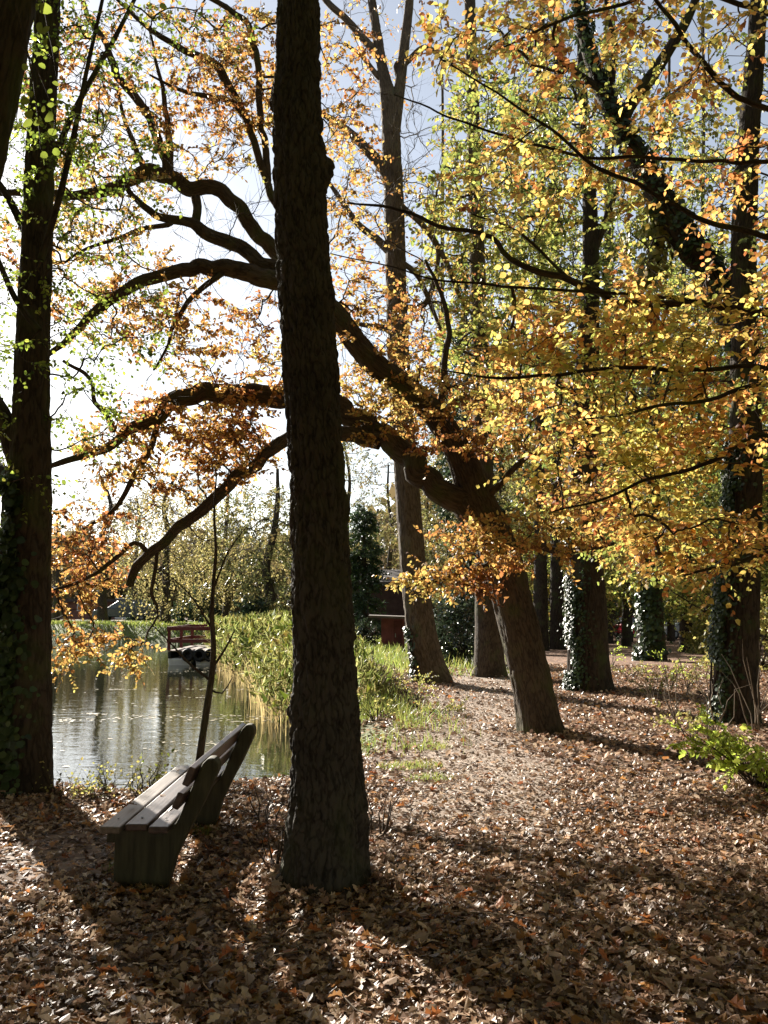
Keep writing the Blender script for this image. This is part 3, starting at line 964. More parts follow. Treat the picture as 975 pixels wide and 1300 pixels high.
for k_, (p, s) in enumerate(big):
    if k_ >= 27:
        p = p * 1.0
        p = P(*[(291, 47), (203, 5), (142, 47), (130, 78), (124, 14), (158, 4), (236, 24)][k_ - 27], 7.4)
    mlf = Mesh()
    d = np.array([[rng.normal(0, .8), rng.normal(0, .4), -1 + rng.normal(0, .4)]])
    nn = np.array([[rng.normal(0, .5), -1.0, rng.normal(.3, .5)]])
    leaves(mlf, np.array([p]), d, nn, [s * p[1] / F_PX], 'round', rng, wid=(.85, 1.0), curl=.5)
    build(mlf, 'leaf', M['lime_leaf'], nl if k_ < 27 else left)

# --- the leaning oak with the great arching limbs
rng = np.random.default_rng(7)
oak, b = tree_root('oak_tree', 'oak leaning left beside the path with long arching limbs and orange leaves', 683, 934)
Y = b[1] + .25
OY = Y
pts, rad = px_path([(692, 962, 60), (687, 930, 54), (678, 880, 50), (667, 830, 50), (652, 770, 50), (640, 720, 49), (626, 680, 48), (605, 632, 44), (582, 575, 37), (555, 530, 33), (520, 496, 32), (480, 466, 31), (450, 432, 30), (425, 398, 29), (395, 372, 27), (368, 352, 25)], OY)
OP, OR = mk(oak, 'trunk', M['bark_oak'], pts, rad, 84, .03, amp=.02, cell=(.055, .22), flare=(.32, .5, 4, 2.2), seed=21, cap=True)
LIMBS = {
    'lower': [(624, 690, 38), (598, 652, 36), (560, 622, 33), (520, 588, 31), (482, 558, 29), (445, 524, 28), (400, 508, 27), (357, 503, 26), (300, 495, 25), (255, 497, 24), (222, 509, 23), (196, 528, 21), (168, 543, 16), (140, 566, 13), (105, 577, 10), (70, 588, 7), (40, 600, 4)],
    'u3': [(378, 356, 26), (352, 353, 25), (325, 343, 24), (285, 337, 22), (247, 340, 19), (213, 347, 17), (173, 366, 15), (135, 388, 13), (97, 425, 10), (66, 446, 7), (30, 470, 4)],
    'u2': [(372, 352, 24), (350, 346, 22), (325, 331, 20), (288, 307, 18), (262, 294, 17), (242, 282, 14), (200, 273, 10), (172, 248, 8), (150, 225, 6)],
    'u1': [(400, 372, 24), (372, 335, 22), (345, 308, 21), (325, 290, 20), (300, 265, 19), (277, 243, 19), (243, 243, 20), (213, 227, 20), (185, 226, 19), (150, 238, 17), (115, 243, 14), (83, 248, 12), (40, 245, 10), (0, 246, 8), (-50, 262, 5)],
    'riser': [(249, 290, 13), (249, 270, 12), (248, 250, 13)],
    'up1': [(213, 224, 15), (200, 180, 13), (178, 130, 12), (150, 95, 11), (128, 50, 8), (105, 5, 6), (90, -60, 4)],
    'up2': [(216, 222, 12), (218, 190, 10), (212, 150, 8), (205, 100, 5), (190, 40, 3)],
    'up3': [(185, 220, 9), (172, 190, 8), (160, 150, 6), (148, 110, 4)],
    'top1': [(372, 345, 10), (340, 230, 10), (310, 150, 10), (285, 95, 12), (265, 80, 11), (232, 65, 9), (205, 45, 8), (170, 20, 6), (140, -10, 4)],
    'top2': [(310, 150, 8), (290, 127, 8), (268, 124, 7), (237, 117, 6), (215, 108, 4), (190, 95, 3)],
    'top3': [(340, 230, 10), (330, 130, 9), (320, 40, 9), (295, 15, 8), (260, -10, 6), (230, -60, 5)],
    'cross': [(200, 274, 8), (218, 283, 7), (180, 290, 6), (150, 303, 5), (110, 315, 4), (80, 335, 3)],
    'dead': [(482, 560, 22), (440, 548, 20), (395, 548, 18), (357, 560, 17), (330, 585, 16), (300, 606, 16), (270, 634, 16), (232, 668, 15), (205, 690, 13), (190, 702, 12), (172, 718, 12), (165, 744, 10)],
    'hang': [(200, 527, 10), (196, 548, 9), (187, 578, 8), (176, 600, 8), (160, 628, 7), (142, 652, 6), (110, 670, 4), (85, 690, 3)],
    'low2': [(190, 704, 7), (170, 690, 6), (140, 715, 6), (120, 730, 5), (92, 742, 4), (70, 748, 3)],
    'curl': [(200, 698, 5), (196, 725, 5), (192, 752, 5), (200, 768, 4), (200, 782, 2)],
    'upmid': [(145, 548, 7), (138, 530, 7), (122, 510, 6), (117, 490, 5), (105, 475, 5), (80, 458, 4)],
    'u3drop': [(285, 345, 8), (262, 362, 8), (238, 385, 7), (222, 412, 6), (215, 440, 4), (195, 470, 3)],
    'r1': [(604, 636, 16), (575, 560, 12), (560, 500, 10), (570, 430, 8), (560, 380, 6), (540, 330, 4)],
    'r2': [(612, 640, 12), (645, 605, 9), (685, 572, 7), (740, 550, 7), (790, 545, 4)],
    'r3': [(625, 690, 16), (660, 690, 12), (720, 700, 8), (780, 690, 4)],
    'r4': [(632, 715, 14), (600, 725, 10), (560, 735, 7), (525, 750, 4)],
}
def oak_dy(px):
    return -.5 * max(0.0, min(1.0, (420 - px) / 330.0))


dy = {'lower': 0, 'u1': .2, 'u2': -.15, 'u3': -.3, 'riser': .05, 'up1': .2, 'up2': .25, 'up3': .3, 'top1': .2, 'top2': .2, 'top3': .2, 'cross': -.2, 'dead': -.25, 'hang': -.05, 'low2': -.25, 'curl': -.2, 'upmid': 0, 'u3drop': -.3, 'r1': 0, 'r2': -.5, 'r3': -.7, 'r4': -.5}
sk = [OP[OP[:, 2] > 3.2]]
for k_, l_ in LIMBS.items():
    pts, rad = px_path([(x, y, w, OY + dy[k_] + oak_dy(x)) for (x, y, w) in l_], OY)
    if k_ in ('lower', 'r1', 'r2', 'r3', 'r4'):
        pts[0][1] = OY; pts[1][1] = (OY + pts[1][1]) / 2
    nm = {'dead': 'dead_branch', 'hang': 'branch', 'low2': 'branch', 'curl': 'branch', 'upmid': 'branch', 'u3drop': 'branch', 'riser': 'branch', 'cross': 'branch'}.get(k_, 'limb')
    big_ = l_[0][2] > 14
    q, r = mk(oak, nm, M['bark_oak'], pts, rad, 28 if big_ else 10, .05 if big_ else .07, amp=.012 if big_ else .003, cell=(.05, .2), seed=len(k_) * 7 + l_[0][0] % 11, wob=.13, kink=1.0)
    if k_ != 'riser':
        sk.append(q)
skel = np.vstack(sk)
att = ell([(190, 120, 180, 120, OY - .8, OY + 1.0, 165), (110, 300, 110, 120, OY - .6, OY + 1.0, 100), (230, 400, 120, 60, OY - .7, OY + .6, 70), (300, 475, 80, 40, OY - .6, OY + .6, 45),
           (225, 568, 120, 65, OY - .7, OY + .6, 135), (285, 545, 70, 50, OY - .7, OY + .6, 50), (110, 690, 60, 55, OY - .6, OY + .4, 50), (125, 830, 70, 28, OY - .5, OY + .3, 26), (95, 780, 40, 45, OY - .5, OY + .3, 18), (310, 90, 60, 90, OY - .3, OY + 1, 80),
           (480, 440, 70, 100, OY - .6, OY + 1.0, 55), (560, 530, 120, 50, OY - 1.2, OY + .8, 90), (500, 490, 70, 50, OY - .8, OY + .8, 35), (650, 690, 100, 34, OY - 1.3, OY - .6, 62), (570, 735, 55, 18, OY - 1.1, OY - .6, 36), (730, 640, 70, 45, OY - 1.2, OY + .4, 40),
           (440, 250, 40, 150, OY - .5, OY + 1, 45), (640, 530, 80, 50, OY - 1, OY + .6, 40), (420, 100, 60, 90, OY, OY + 1, 30)], rng, oak_dy)
att_b = ell([(190, 200, 190, 190, OY - .6, OY + .8, 200), (230, 430, 160, 90, OY - .5, OY + .5, 60), (230, 640, 140, 90, OY - .5, OY + .5, 60), (480, 300, 90, 200, OY - .3, OY + .8, 60)], rng, oak_dy)
crown(oak, skel, None, att, rng, M['oak_leaf'], M['twig'], dict(size=.058, nleaf=11, length=.34, szvar=.4, shape='ovate', flat=.45, jit=.7, tr=.0025), 3, rt=.0042, maxlen=4, bend=.2, up=.02)
bare_twigs(oak, skel, att_b, rng, M['twig'])

# --- tall straight tree behind the trunk, forking high up
rng = np.random.default_rng(11)
tall, b = tree_root('tree', 'tall straight tree right of the reeds with pale sunlit edge and flared foot', 546, 868)
Y = b[1] + .35
TY = Y
pts, rad = px_path([(554, 892, 50), (549, 866, 45), (541, 835, 40), (533, 790, 37), (525, 720, 34), (518, 640, 32), (513, 560, 30), (507, 480, 29), (504, 400, 28), (502, 320, 27), (500, 250, 26), (497, 190, 25), (494, 130, 23), (486, 90, 15), (478, 40, 13), (470, -20, 11), (462, -120, 8)], Y)
TP, TR = mk(tall, 'trunk', M['bark_pale'], pts, rad, 56, .05, amp=.022, cell=(.07, .28), flare=(.5, .6, 4, 2.8), seed=31)
sk = [TP[TP[:, 2] > 5]]
for l_ in ([(498, 180, 18), (505, 130, 16), (512, 70, 14), (519, 10, 12), (525, -70, 9)], [(480, 70, 12), (462, 50, 11), (440, 25, 10), (415, 2, 9), (385, -40, 6)], [(494, 110, 9), (478, 95, 8), (460, 72, 6), (437, 55, 4)], [(504, 270, 16), (490, 220, 16), (466, 190, 14), (440, 165, 11), (410, 145, 8), (380, 130, 5)],
           [(503, 330, 12), (480, 305, 11), (455, 285, 9), (430, 250, 7), (410, 220, 4)], [(506, 100, 7), (502, 85, 6), (504, 78, 3)], [(508, 260, 8), (540, 290, 8), (565, 330, 8), (585, 380, 6), (600, 400, 3)], [(506, 330, 8), (530, 350, 7), (548, 390, 6), (560, 420, 4)], [(515, 80, 8), (540, 60, 7), (570, 80, 6), (600, 95, 5), (640, 100, 3)], [(508, 420, 9), (480, 415, 8), (450, 410, 5), (420, 395, 4)],
           [(506, 390, 9), (540, 385, 8), (556, 330, 6), (548, 290, 4)]):
    pts, rad = px_path(l_, TY)
    q, r = mk(tall, 'limb', M['bark_pale'], pts, rad, 12, .1, amp=.006, cell=(.06, .25), seed=l_[0][0])
    sk.append(q)
skel = np.vstack(sk)
att = ell([(450, 190, 80, 190, TY - 1, TY + 1.5, 70), (580, 250, 60, 160, TY - 1, TY + 1.5, 45), (500, 330, 90, 120, TY - 1.2, TY + 1.2, 60), (560, 420, 90, 90, TY - 1, TY + 1.5, 60), (520, 20, 100, 70, TY - 1, TY + 1.5, 30)], rng)
crown(tall, skel, None, att, rng, M['oak_leaf'], M['twig_pale'], dict(size=.075, nleaf=5, length=.45, flat=.4, tr=.003), 2, rt=.005, maxlen=7)
bare_twigs(tall, skel, ell([(470, 180, 100, 200, TY - 1, TY + 1.5, 110), (560, 260, 70, 200, TY - 1, TY + 1.5, 70), (540, 430, 90, 90, TY - 1, TY + 1, 40)], rng), rng, M['twig_pale'], .006)
ivy_on(tall, TP, TR, 420, rng, side=(-.9, -.4), spread=.3, size=.05, zmax=1.2, thick=.03)

# --- ivy-covered tree behind and right of the oak
rng = np.random.default_rng(13)
ivt, b = tree_root('tree', 'tree with shining ivy up the left half of its trunk behind the oak', 748, 878)
Y = b[1] + .3
IY = Y
pts, rad = px_path([(752, 900, 62), (749, 875, 55), (748, 840, 50), (747, 780, 46), (744, 720, 43), (740, 640, 38), (740, 560, 36), (744, 480, 32), (748, 400, 26), (750, 320, 22), (748, 240, 18), (742, 160, 14), (738, 80, 11), (735, -20, 8)], Y)
IP, IR = mk(ivt, 'trunk', M['bark_dark'], pts, rad, 48, .05, amp=.016, cell=(.07, .25), flare=(.35, .4, 5, 1.0), seed=41)
q1, r1 = mk(ivt, 'limb', M['bark_oak'], *px_path([(744, 570, 24), (758, 530, 22), (770, 495, 18), (785, 450, 13), (800, 400, 10), (815, 330, 6)], Y), nseg=14, step=.1, amp=.006, seed=1)
q2, r2 = mk(ivt, 'limb', M['bark_oak'], *px_path([(749, 330, 12), (765, 290, 10), (780, 250, 7), (800, 200, 5)], Y), nseg=10, step=.1, amp=.004, seed=2)
att = ell([(740, 240, 110, 220, Y - 2, Y + 2, 160), (700, 430, 110, 100, Y - 2, Y + 2, 75), (810, 420, 80, 130, Y - 2, Y + 2, 50), (640, 230, 80, 190, Y - 1, Y + 2, 90), (700, 600, 60, 60, Y - 1, Y + 1, 20)], rng)
att = thin(att, OPEN[1:], rng)
crown(ivt, np.vstack([IP[IP[:, 2] > 3.5], q1, q2]), None, att, rng, M['yellow_leaf'], M['twig'], dict(size=.085, nleaf=10, length=.5, flat=.5, tr=.003), 3, rt=.0045, maxlen=6)
ivy_on(ivt, IP, IR, 6500, rng, side=(-.95, -.3), spread=.42, size=.04, zmax=3.4, thick=.07)

# --- right hand tree with ivy and the great leaning limb
rng = np.random.default_rng(17)
rgt, b = tree_root('tree', 'big dark tree at the right edge, ivy on the left half of its trunk', 935, 922)
Y = b[1] + .3
RY = Y
pts, rad = px_path([(938, 950, 66), (936, 922, 60), (934, 880, 56), (936, 800, 53), (940, 720, 48), (945, 640, 43), (946, 560, 40), (946, 480, 37), (945, 400, 34), (944, 320, 32), (947, 240, 30), (952, 150, 27), (960, 50, 24), (966, -60, 20), (975, -250, 14)], Y)
RP, RR = mk(rgt, 'trunk', M['bark_dark'], pts, rad, 64, .04, amp=.018, cell=(.06, .22), flare=(.25, .22, 4, .4), seed=51)
q1, r1 = mk(rgt, 'limb', M['bark_dark'], *px_path([(944, 470, 32), (928, 410, 34), (905, 350, 37), (876, 312, 38), (848, 268, 36), (822, 222, 32), (800, 185, 28), (780, 150, 26), (760, 100, 22), (745, 55, 18), (730, -10, 13), (715, -100, 8)], Y + .4), nseg=24, step=.06, amp=.012, seed=52)
q2, r2 = mk(rgt, 'limb', M['bark_dark'], *px_path([(788, 160, 18), (800, 132, 19), (825, 100, 18), (850, 62, 15), (872, 25, 13), (890, -20, 10), (910, -90, 6)], Y + .4), nseg=16, step=.06, amp=.006, seed=53)
q3, r3 = mk(rgt, 'limb', M['bark_dark'], *px_path([(765, 115, 12), (735, 95, 10), (710, 72, 8), (690, 50, 6), (660, 40, 3)], Y + .3), nseg=10, step=.06, amp=.004, seed=54)
q4, r4 = mk(rgt, 'limb', M['bark_dark'], *px_path([(772, 130, 12), (780, 60, 9), (770, 10, 7), (775, -50, 4)], Y + .3), nseg=10, step=.06, amp=.004, seed=54)
q5, r5 = mk(rgt, 'limb', M['bark_dark'], *px_path([(830, 235, 18), (835, 300, 16), (828, 345, 13), (820, 365, 9)], Y + .6), nseg=10, step=.06, amp=.004, seed=55)
att = ell([(800, 110, 170, 140, Y - 1.6, Y + 2.5, 130), (700, 120, 120, 150, Y - 1, Y + 3, 70), (880, 290, 110, 120, Y - 1.5, Y + 2.5, 60), (850, 540, 120, 100, Y - 1.5, Y + 2, 60), (840, 690, 90, 45, Y - 1, Y + 2, 45), (1040, 350, 90, 350, Y - 2, Y + 2, 100)], rng)
att = thin(att, OPEN, rng)
crown(rgt, np.vstack([RP[RP[:, 2] > 3], q1, q2, q3, q4]), None, att, rng, M['yellow_leaf'], M['twig'], dict(size=.07, nleaf=10, length=.42, flat=.5, tr=.003), 3, rt=.0042, maxlen=5)
ivy_on(rgt, RP, RR, 5200, rng, side=(-.95, -.3), spread=.36, size=.038, zmax=4.2, thick=.07)
ivy_on(rgt, q1, r1, 2200, rng, side=(.3, -.9), spread=1.2, size=.06, zmax=99, thick=.10, mat='ivy_leaf')
ivy_on(rgt, q5, r5, 900, rng, side=(.0, -1), spread=1.6, size=.07, zmax=99, thick=.18, mat='weed_leaf')

# --- near beech standing outside the frame on the right, its boughs reach across
rng = np.random.default_rng(19)
BX, BY = 6.2, 7.6
be = thing('beech_tree', 'beech reaching in from the right edge with sprays of gold and copper leaves', 'tree', (BX, BY, gz(BX, BY)))
bt = [np.array([BX, BY, -.3]), np.array([BX + .02, BY, 1.5]), np.array([BX - .05, BY, 4]), np.array([BX + .05, BY + .1, 7]), np.array([BX, BY + .1, 11])]
BP, BR = mk(be, 'trunk', M['bark_dark'], bt, [.3, .26, .22, .17, .06], 36, .08, amp=.008, flare=(.3, .4, 5, 0), seed=61)
sk = []
for l_ in ([(1450, 300, 20, 7.5), (1150, 190, 12, 6.6), (975, 138, 8, 6.2), (930, 112, 8, 6.0), (885, 66, 7, 5.9), (830, 0, 5, 5.8), (800, -60, 3, 5.8)],
           [(1450, 360, 20, 7.4), (1150, 330, 13, 6.6), (975, 300, 8, 6.2), (902, 285, 7, 6.0), (820, 240, 6, 5.8), (755, 208, 5, 5.7), (700, 165, 4, 5.7), (640, 125, 3, 5.6), (560, 75, 2, 5.6)],
           [(980, 205, 6, 6.4), (890, 205, 5, 6.2), (810, 200, 5, 6.2), (745, 204, 4, 6.2), (690, 188, 4, 6.1), (590, 155, 3, 6.0), (500, 120, 2, 6)],
           [(1450, 440, 22, 7.5), (1150, 415, 15, 7.2), (975, 396, 11, 7.0), (880, 388, 10, 7.0), (800, 384, 10, 7.0), (760, 370, 10, 7.0), (725, 355, 9, 7.0), (688, 345, 9, 7.0), (650, 326, 8, 7.0), (620, 300, 7, 7.0), (590, 291, 6, 7.0), (556, 290, 6, 7.0), (520, 271, 5, 7.0), (480, 262, 4, 7.0), (440, 258, 2, 7.0)],
           [(1450, 500, 16, 7.3), (1100, 440, 9, 6.8), (975, 404, 6, 6.6), (900, 385, 5, 6.5), (800, 376, 5, 6.5), (720, 372, 4, 6.4), (650, 366, 4, 6.4), (560, 355, 3, 6.4), (500, 340, 2, 6.4), (420, 322, 1.5, 6.4)],
           [(1450, 560, 16, 7.2), (1100, 500, 9, 6.6), (975, 470, 6, 6.4), (900, 470, 6, 6.3), (780, 468, 5, 6.2), (650, 478, 4, 6.2), (560, 470, 2, 6.2)],
           [(1450, 620, 16, 7.2), (1100, 520, 9, 6.4), (975, 488, 6, 6.0), (900, 505, 5, 5.9), (820, 520, 4, 5.8), (740, 532, 2, 5.8)],
           [(1450, 660, 16, 7.2), (1100, 600, 10, 6.6), (975, 556, 6, 6.2), (910, 585, 6, 6.0), (840, 605, 5, 6.0), (780, 626, 4, 6.0), (700, 650, 2, 6.0)],
           [(1450, 180, 16, 7.2), (1100, 60, 10, 6.6), (960, 10, 7, 6.2), (850, -10, 6, 6.0), (700, 30, 4, 6.0), (640, 60, 2, 6.0)],
           [(1450, 700, 14, 7.6), (1150, 720, 9, 7.2), (1000, 700, 6, 7.0), (930, 715, 5, 7.0), (870, 730, 3, 7.0)],
           [(725, 357, 6, 7.0), (700, 330, 4, 7.0), (672, 305, 4, 7.0), (650, 290, 3, 7.0), (600, 272, 2, 7.0)]):
    pts, rad = px_path(l_, 6)
    if l_[0][0] == 1450:
        pts[0] = np.array([BX, BY, pts[0][2]])
    q, r = mk(be, 'branch', M['bark_dark'], pts, rad, 8, .07, amp=0, seed=l_[0][1] % 97, wob=.1, kink=1.6)
    sk.append(q[q[:, 0] < 3.6])
att = ell([(760, 50, 220, 80, 5.4, 7.5, 102), (870, 190, 120, 100, 5.4, 7.5, 66), (690, 220, 100, 80, 5.4, 7.5, 50), (860, 395, 130, 70, 5.6, 7.5, 108), (740, 420, 140, 50, 5.8, 7.6, 96), (850, 545, 130, 65, 5.6, 7.6, 114), (690, 500, 110, 50, 6, 8, 54),
           (740, 600, 80, 45, 6, 8.4, 48), (900, 690, 85, 40, 6, 8, 60), (800, 640, 80, 45, 6, 8, 48), (1050, 400, 110, 330, 5.6, 8, 156), (960, 480, 40, 160, 5.6, 7.5, 36)], rng)
att = thin(att, OPEN, rng)
crown(be, np.vstack(sk), None, att, rng, M['beech_leaf'], M['twig'], dict(size=.049, nleaf=9, length=.3, szvar=.4, flat=.76, jit=.4, tr=.0018), 3, rt=.0026, maxlen=4, bend=.12, up=.02)

# --- slim sapling by the bench
rng = np.random.default_rng(23)
sap = thing('sapling', 'thin bare sapling stem rising from the bank behind the bench', 'tree', (*P(253, 978, 7.9)[:2], gz(*P(253, 978, 7.9)[:2])))
SY = 7.9
pts, rad = px_path([(250, 1015, 11), (253, 968, 10), (258, 930, 9), (264, 890, 9), (269, 855, 8), (271, 820, 7), (269, 780, 6), (271, 740, 5), (274, 700, 4), (272, 650, 3), (275, 600, 2)], SY)
SP, SR = mk(sap, 'stem', M['bark_oak'], pts, rad, 10, .06, amp=.002, cell=(.02, .1), seed=71)
mt = Mesh()
for l_ in ([(270, 866, 4), (240, 842, 3), (215, 815, 2), (190, 790, 1.2)], [(268, 850, 4), (285, 825, 3), (298, 800, 1.5)], [(270, 800, 3), (245, 760, 2), (220, 735, 1.4), (200, 722, 1)], [(266, 875, 3), (282, 880, 2), (295, 860, 1.2)], [(272, 745, 3), (290, 700, 2), (312, 670, 1)]):
    pts, rad = px_path(l_, SY)
    limb_mesh(mt, pts, rad, 5, .06, amp=0)
build(mt, 'twigs', M['twig'], sap, 'stuff')

# --- background trunks that can be told apart on the right
rng = np.random.default_rng(29)


def slim_tree(label, px, py, w, top=-150, lean=0, mat='bark_dark', leafmat='yellow_leaf', natt=90, ivy=0, name='tree', size=.13, crownspec=None, group=None, ivyside=(-.8, -.5)):
    root, b = tree_root(name, label, px, py, group)
    Y = b[1]
    n = 7
    ys = np.linspace(py + 6, top, n)
    l_ = [(px + lean * (py - y) / 600.0 + (0 if i == 0 else rng.normal(0, 1.2)), y, w * (1.25 if i == 0 else 1.0) * (1 - .6 * i / (n - 1))) for i, y in enumerate(ys)]
    pts, rad = px_path(l_, Y)
    TPt, TRr = mk(root, 'trunk', M[mat], pts, rad, 16, .15, amp=.015, cell=(.1, .35), flare=(.4, .3, 4, px), seed=int(px))
    if natt:
        sp = crownspec or [(px, 300, 110, 300, Y - 3, Y + 3, natt)]
        crown(root, TPt[int(len(TPt) * .25):], None, ell(sp, rng), rng, M[leafmat], M['twig'], dict(size=size, nleaf=11, length=.75, flat=.4, tr=.006), 3, rt=.008, maxlen=12)
    if ivy:
        ivy_on(root, TPt, TRr, ivy, rng, side=ivyside, spread=.8, size=.10, zmax=b[2] + 4.5, thick=.12)
    return root


slim_tree('grey trunk half hidden behind the foot of the leaning oak', 622, 858, 30, -200, -18, 'bark_oak', natt=150, crownspec=[(620, 330, 80, 220, 18, 23, 150)])
slim_tree('nearly black slim trunk, first one right of the oak foot', 686, 826, 17, -100, 2, natt=130, crownspec=[(680, 330, 90, 200, 29, 36, 130)])
slim_tree('nearly black slim trunk close left of the ivy covered trunk', 708, 824, 16, -100, -3, natt=120, crownspec=[(720, 280, 90, 260, 31, 38, 120)])
slim_tree('thin dark trunk touching the right side of the ivy covered trunk', 769, 816, 14, -100, 0, natt=140, crownspec=[(800, 330, 110, 280, 34, 42, 140)])
slim_tree('short broad trunk wrapped in ivy in front of the red car', 828, 838, 30, 380, 4, natt=160, ivy=2600, crownspec=[(830, 560, 110, 160, 24, 30, 170)], size=.11)
slim_tree('thin grey trunk in the far woods left of the parked grey car', 852, 814, 8, -50, 0, natt=120, crownspec=[(880, 400, 120, 250, 40, 50, 120)])
slim_tree('thin pale trunk in the far woods behind the red car', 779, 806, 7, 0, 0, 'bark_oak', natt=90, crownspec=[(790, 480, 90, 200, 48, 58, 90)])
slim_tree('slender dark trunk in the woods just left of the big right tree', 893, 812, 9, 0, 0, natt=110, crownspec=[(920, 420, 100, 260, 40, 52, 110)])
slim_tree('dark trunk in the woods beyond the right edge tree', 985, 830, 22, -100, 0, natt=160, crownspec=[(990, 400, 120, 330, 26, 34, 170)])

slim_tree('dark slender trunk standing deep behind the oak fork', 664, 812, 9, 260, 1, natt=60, crownspec=[(660, 250, 80, 180, 46, 54, 60)])
slim_tree('dark slender trunk seen between the two ivy wrapped trunks', 795, 820, 10, 260, 3, natt=60, crownspec=[(800, 260, 90, 200, 38, 46, 60)])
slim_tree('dark straight trunk right of the short ivy wrapped trunk', 872, 822, 12, 260, -2, natt=60, crownspec=[(870, 260, 90, 200, 34, 42, 60)])
slim_tree('thin dark trunk close behind the right edge tree', 915, 818, 11, 260, 1, natt=60, crownspec=[(930, 260, 90, 200, 38, 46, 60)])
slim_tree('slender grey trunk far behind the dark glossy bush', 560, 806, 8, 60, 1, 'bark_oak', natt=50, crownspec=[(560, 380, 60, 130, 56, 62, 50)])

# --- conifer between the trunks and the ivy column behind the shed
def conifer(label, px, py, top, width, nb, leafmat='conifer_leaf', size=.16):
    root, b = tree_root('conifer_tree', label, px, py)
    Y = b[1]
    z1 = P(px, top, Y)[2]
    H = z1 - b[2]
    mk(root, 'trunk', M['bark_dark'], [b + np.array([0, 0, -.2]), b + np.array([0, 0, H * .5]), b + np.array([0, 0, H])], [.2, .13, .02], 10, .5, amp=.01)
    ml = Mesh(); mt = Mesh()
    f = rng.uniform(.03, 1, nb) ** .9
    a = rng.uniform(0, 2 * PI, nb)
    W = width * Y / F_PX / 2 * (1 - f) ** .8 * rng.uniform(.6, 1.15, nb) + .2
    p0 = b + np.stack([0 * f, 0 * f, H * f], -1)
    dirs = np.stack([np.cos(a), np.sin(a), -.25 + 0 * a], -1)
    t = np.linspace(0, 1, 4)
    Pts = p0[:, None, :] + W[:, None, None] * t[None, :, None] * dirs[:, None, :] - np.array([0, 0, 1.]) * (W * .15)[:, None, None] * (t ** 2)[None, :, None]
    tube_batch(mt, Pts, np.broadcast_to(np.array([.03, .02, .015, .008]), (nb, 4)), 3)
    for s in (.3, .5, .7, .85, 1.0):
        q = p0 + W[:, None] * s * dirs - np.array([0, 0, 1.]) * (W * .15 * s * s)[:, None]
        dd = dirs + rng.normal(0, .5, (nb, 3)); dd[:, 2] -= .35
        sprays(ml, None, q, dd, rng, length=.55, nleaf=12, size=size, shape='diamond', flat=.5, jit=.5)
    build(mt, 'twigs', M['twig'], root, 'stuff'); build(ml, 'foliage', M[leafmat], root, 'stuff')


conifer('dark green conifer rising behind the tall straight tree and the oak', 596, 822, 330, 120, 220)
conifer('dark conifer deep in the woods right of the ivy covered trunk', 800, 815, 420, 130, 180)
conifer('narrow dark evergreen column standing just left of the red shed', 462, 812, 640, 46, 170, 'ivy_leaf', .13)

# --- willow-like and bare trees on the far shore
def far_tree(label, px, base_py, w, top_py, spread, natt, leafmat, Y=None, name='tree', size=.16, bark='bark_oak', droop=False, cy_=None, ry=None, group=None, nleaf=11, nsp=3):
    b = P(px, base_py, Y); b[2] = gz(b[0], b[1])
    root = thing(name, label, 'tree', b, group)
    z1 = P(px, top_py, Y)[2]
    H = z1 - b[2]
    r0 = w / 2 * Y / F_PX
    n = 6
    pts = [b + np.array([rng.normal(0, .05) * i, 0, -.3 + (H + .3) * i / (n - 1)]) for i in range(n)]
    rad = [r0 * (1.2 if i == 0 else 1 - .75 * i / (n - 1)) for i in range(n)]
    TPt, TRr = mk(root, 'trunk', M[bark], pts, rad, 12, .3, amp=.015, cell=(.12, .4), flare=(.4, .4, 4, px), seed=int(px))
    cc = cy_ if cy_ else (top_py + base_py) / 2 - 20
    att = ell([(px, cc, spread, ry or (base_py - top_py) * .42, Y - spread * Y / F_PX, Y + spread * Y / F_PX, natt)], rng)
    Pp, Rr = colonise(TPt[int(len(TPt) * .25):], None, att, rng, rt=.008, maxlen=14, up=.15)
    mt = Mesh(); ml = Mesh()
    tube_batch(mt, Pp, Rr, 4)
    m = len(Pp)
    pos = np.vstack([Pp[:, -1]] + [Pp[np.arange(m), rng.integers(2, 6, m)] for _ in range(nsp - 1)])
    dr = rng.normal(0, 1, (len(pos), 3))
    if droop:
        dr = dr * .25 + np.array([0, 0, -1.0])
    sprays(ml, mt if not droop else None, pos, dr, rng, length=1.7 if droop else .9, nleaf=nleaf, size=size, shape='diamond', flat=.2 if droop else .4, tr=.006, jit=.7)
    build(mt, 'twigs', M['twig'], root, 'stuff'); build(ml, 'foliage', M[leafmat], root, 'stuff')
    return root


far_tree('far shore tree with a stout trunk standing by the parked dark car', 130, 788, 13, 605, 60, 80, 'brown_leaf', 56, nleaf=7)
far_tree('pale gold willow on the far shore directly behind the moored raft', 209, 794, 13, 600, 80, 190, 'willow_leaf', 54, 'willow_tree', droop=True, cy_=685)
far_tree('gold willow on the far shore behind the thin sapling stem', 286, 790, 10, 600, 75, 180, 'willow_leaf', 58, 'willow_tree', droop=True, cy_=680)
far_tree('yellow tree across the pond seen just left of the foreground trunk', 343, 786, 16, 595, 75, 170, 'far_leaf', 52, size=.18, cy_=700)
far_tree('bare brown tree at the far left of the opposite shore', 70, 788, 10, 660, 60, 60, 'brown_leaf', 60, nleaf=5)
far_tree('olive tree behind the pale building on the opposite shore', 170, 780, 10, 630, 75, 150, 'brown_leaf', 78, nleaf=9)
far_tree('dark leafy tree behind the foreground trunk across the pond', 400, 790, 12, 610, 70, 150, 'far_leaf', 60)
far_tree('yellowish tree behind the dark evergreen column by the shed', 440, 786, 10, 560, 60, 140, 'far_leaf', 66)
far_tree('brownish tree above the roof of the dark house', 495, 780, 9, 590, 60, 110, 'brown_leaf', 74)

# forest crowns deeper in the woods on the right: shared meshes, one thing each
rng = np.random.default_rng(37)


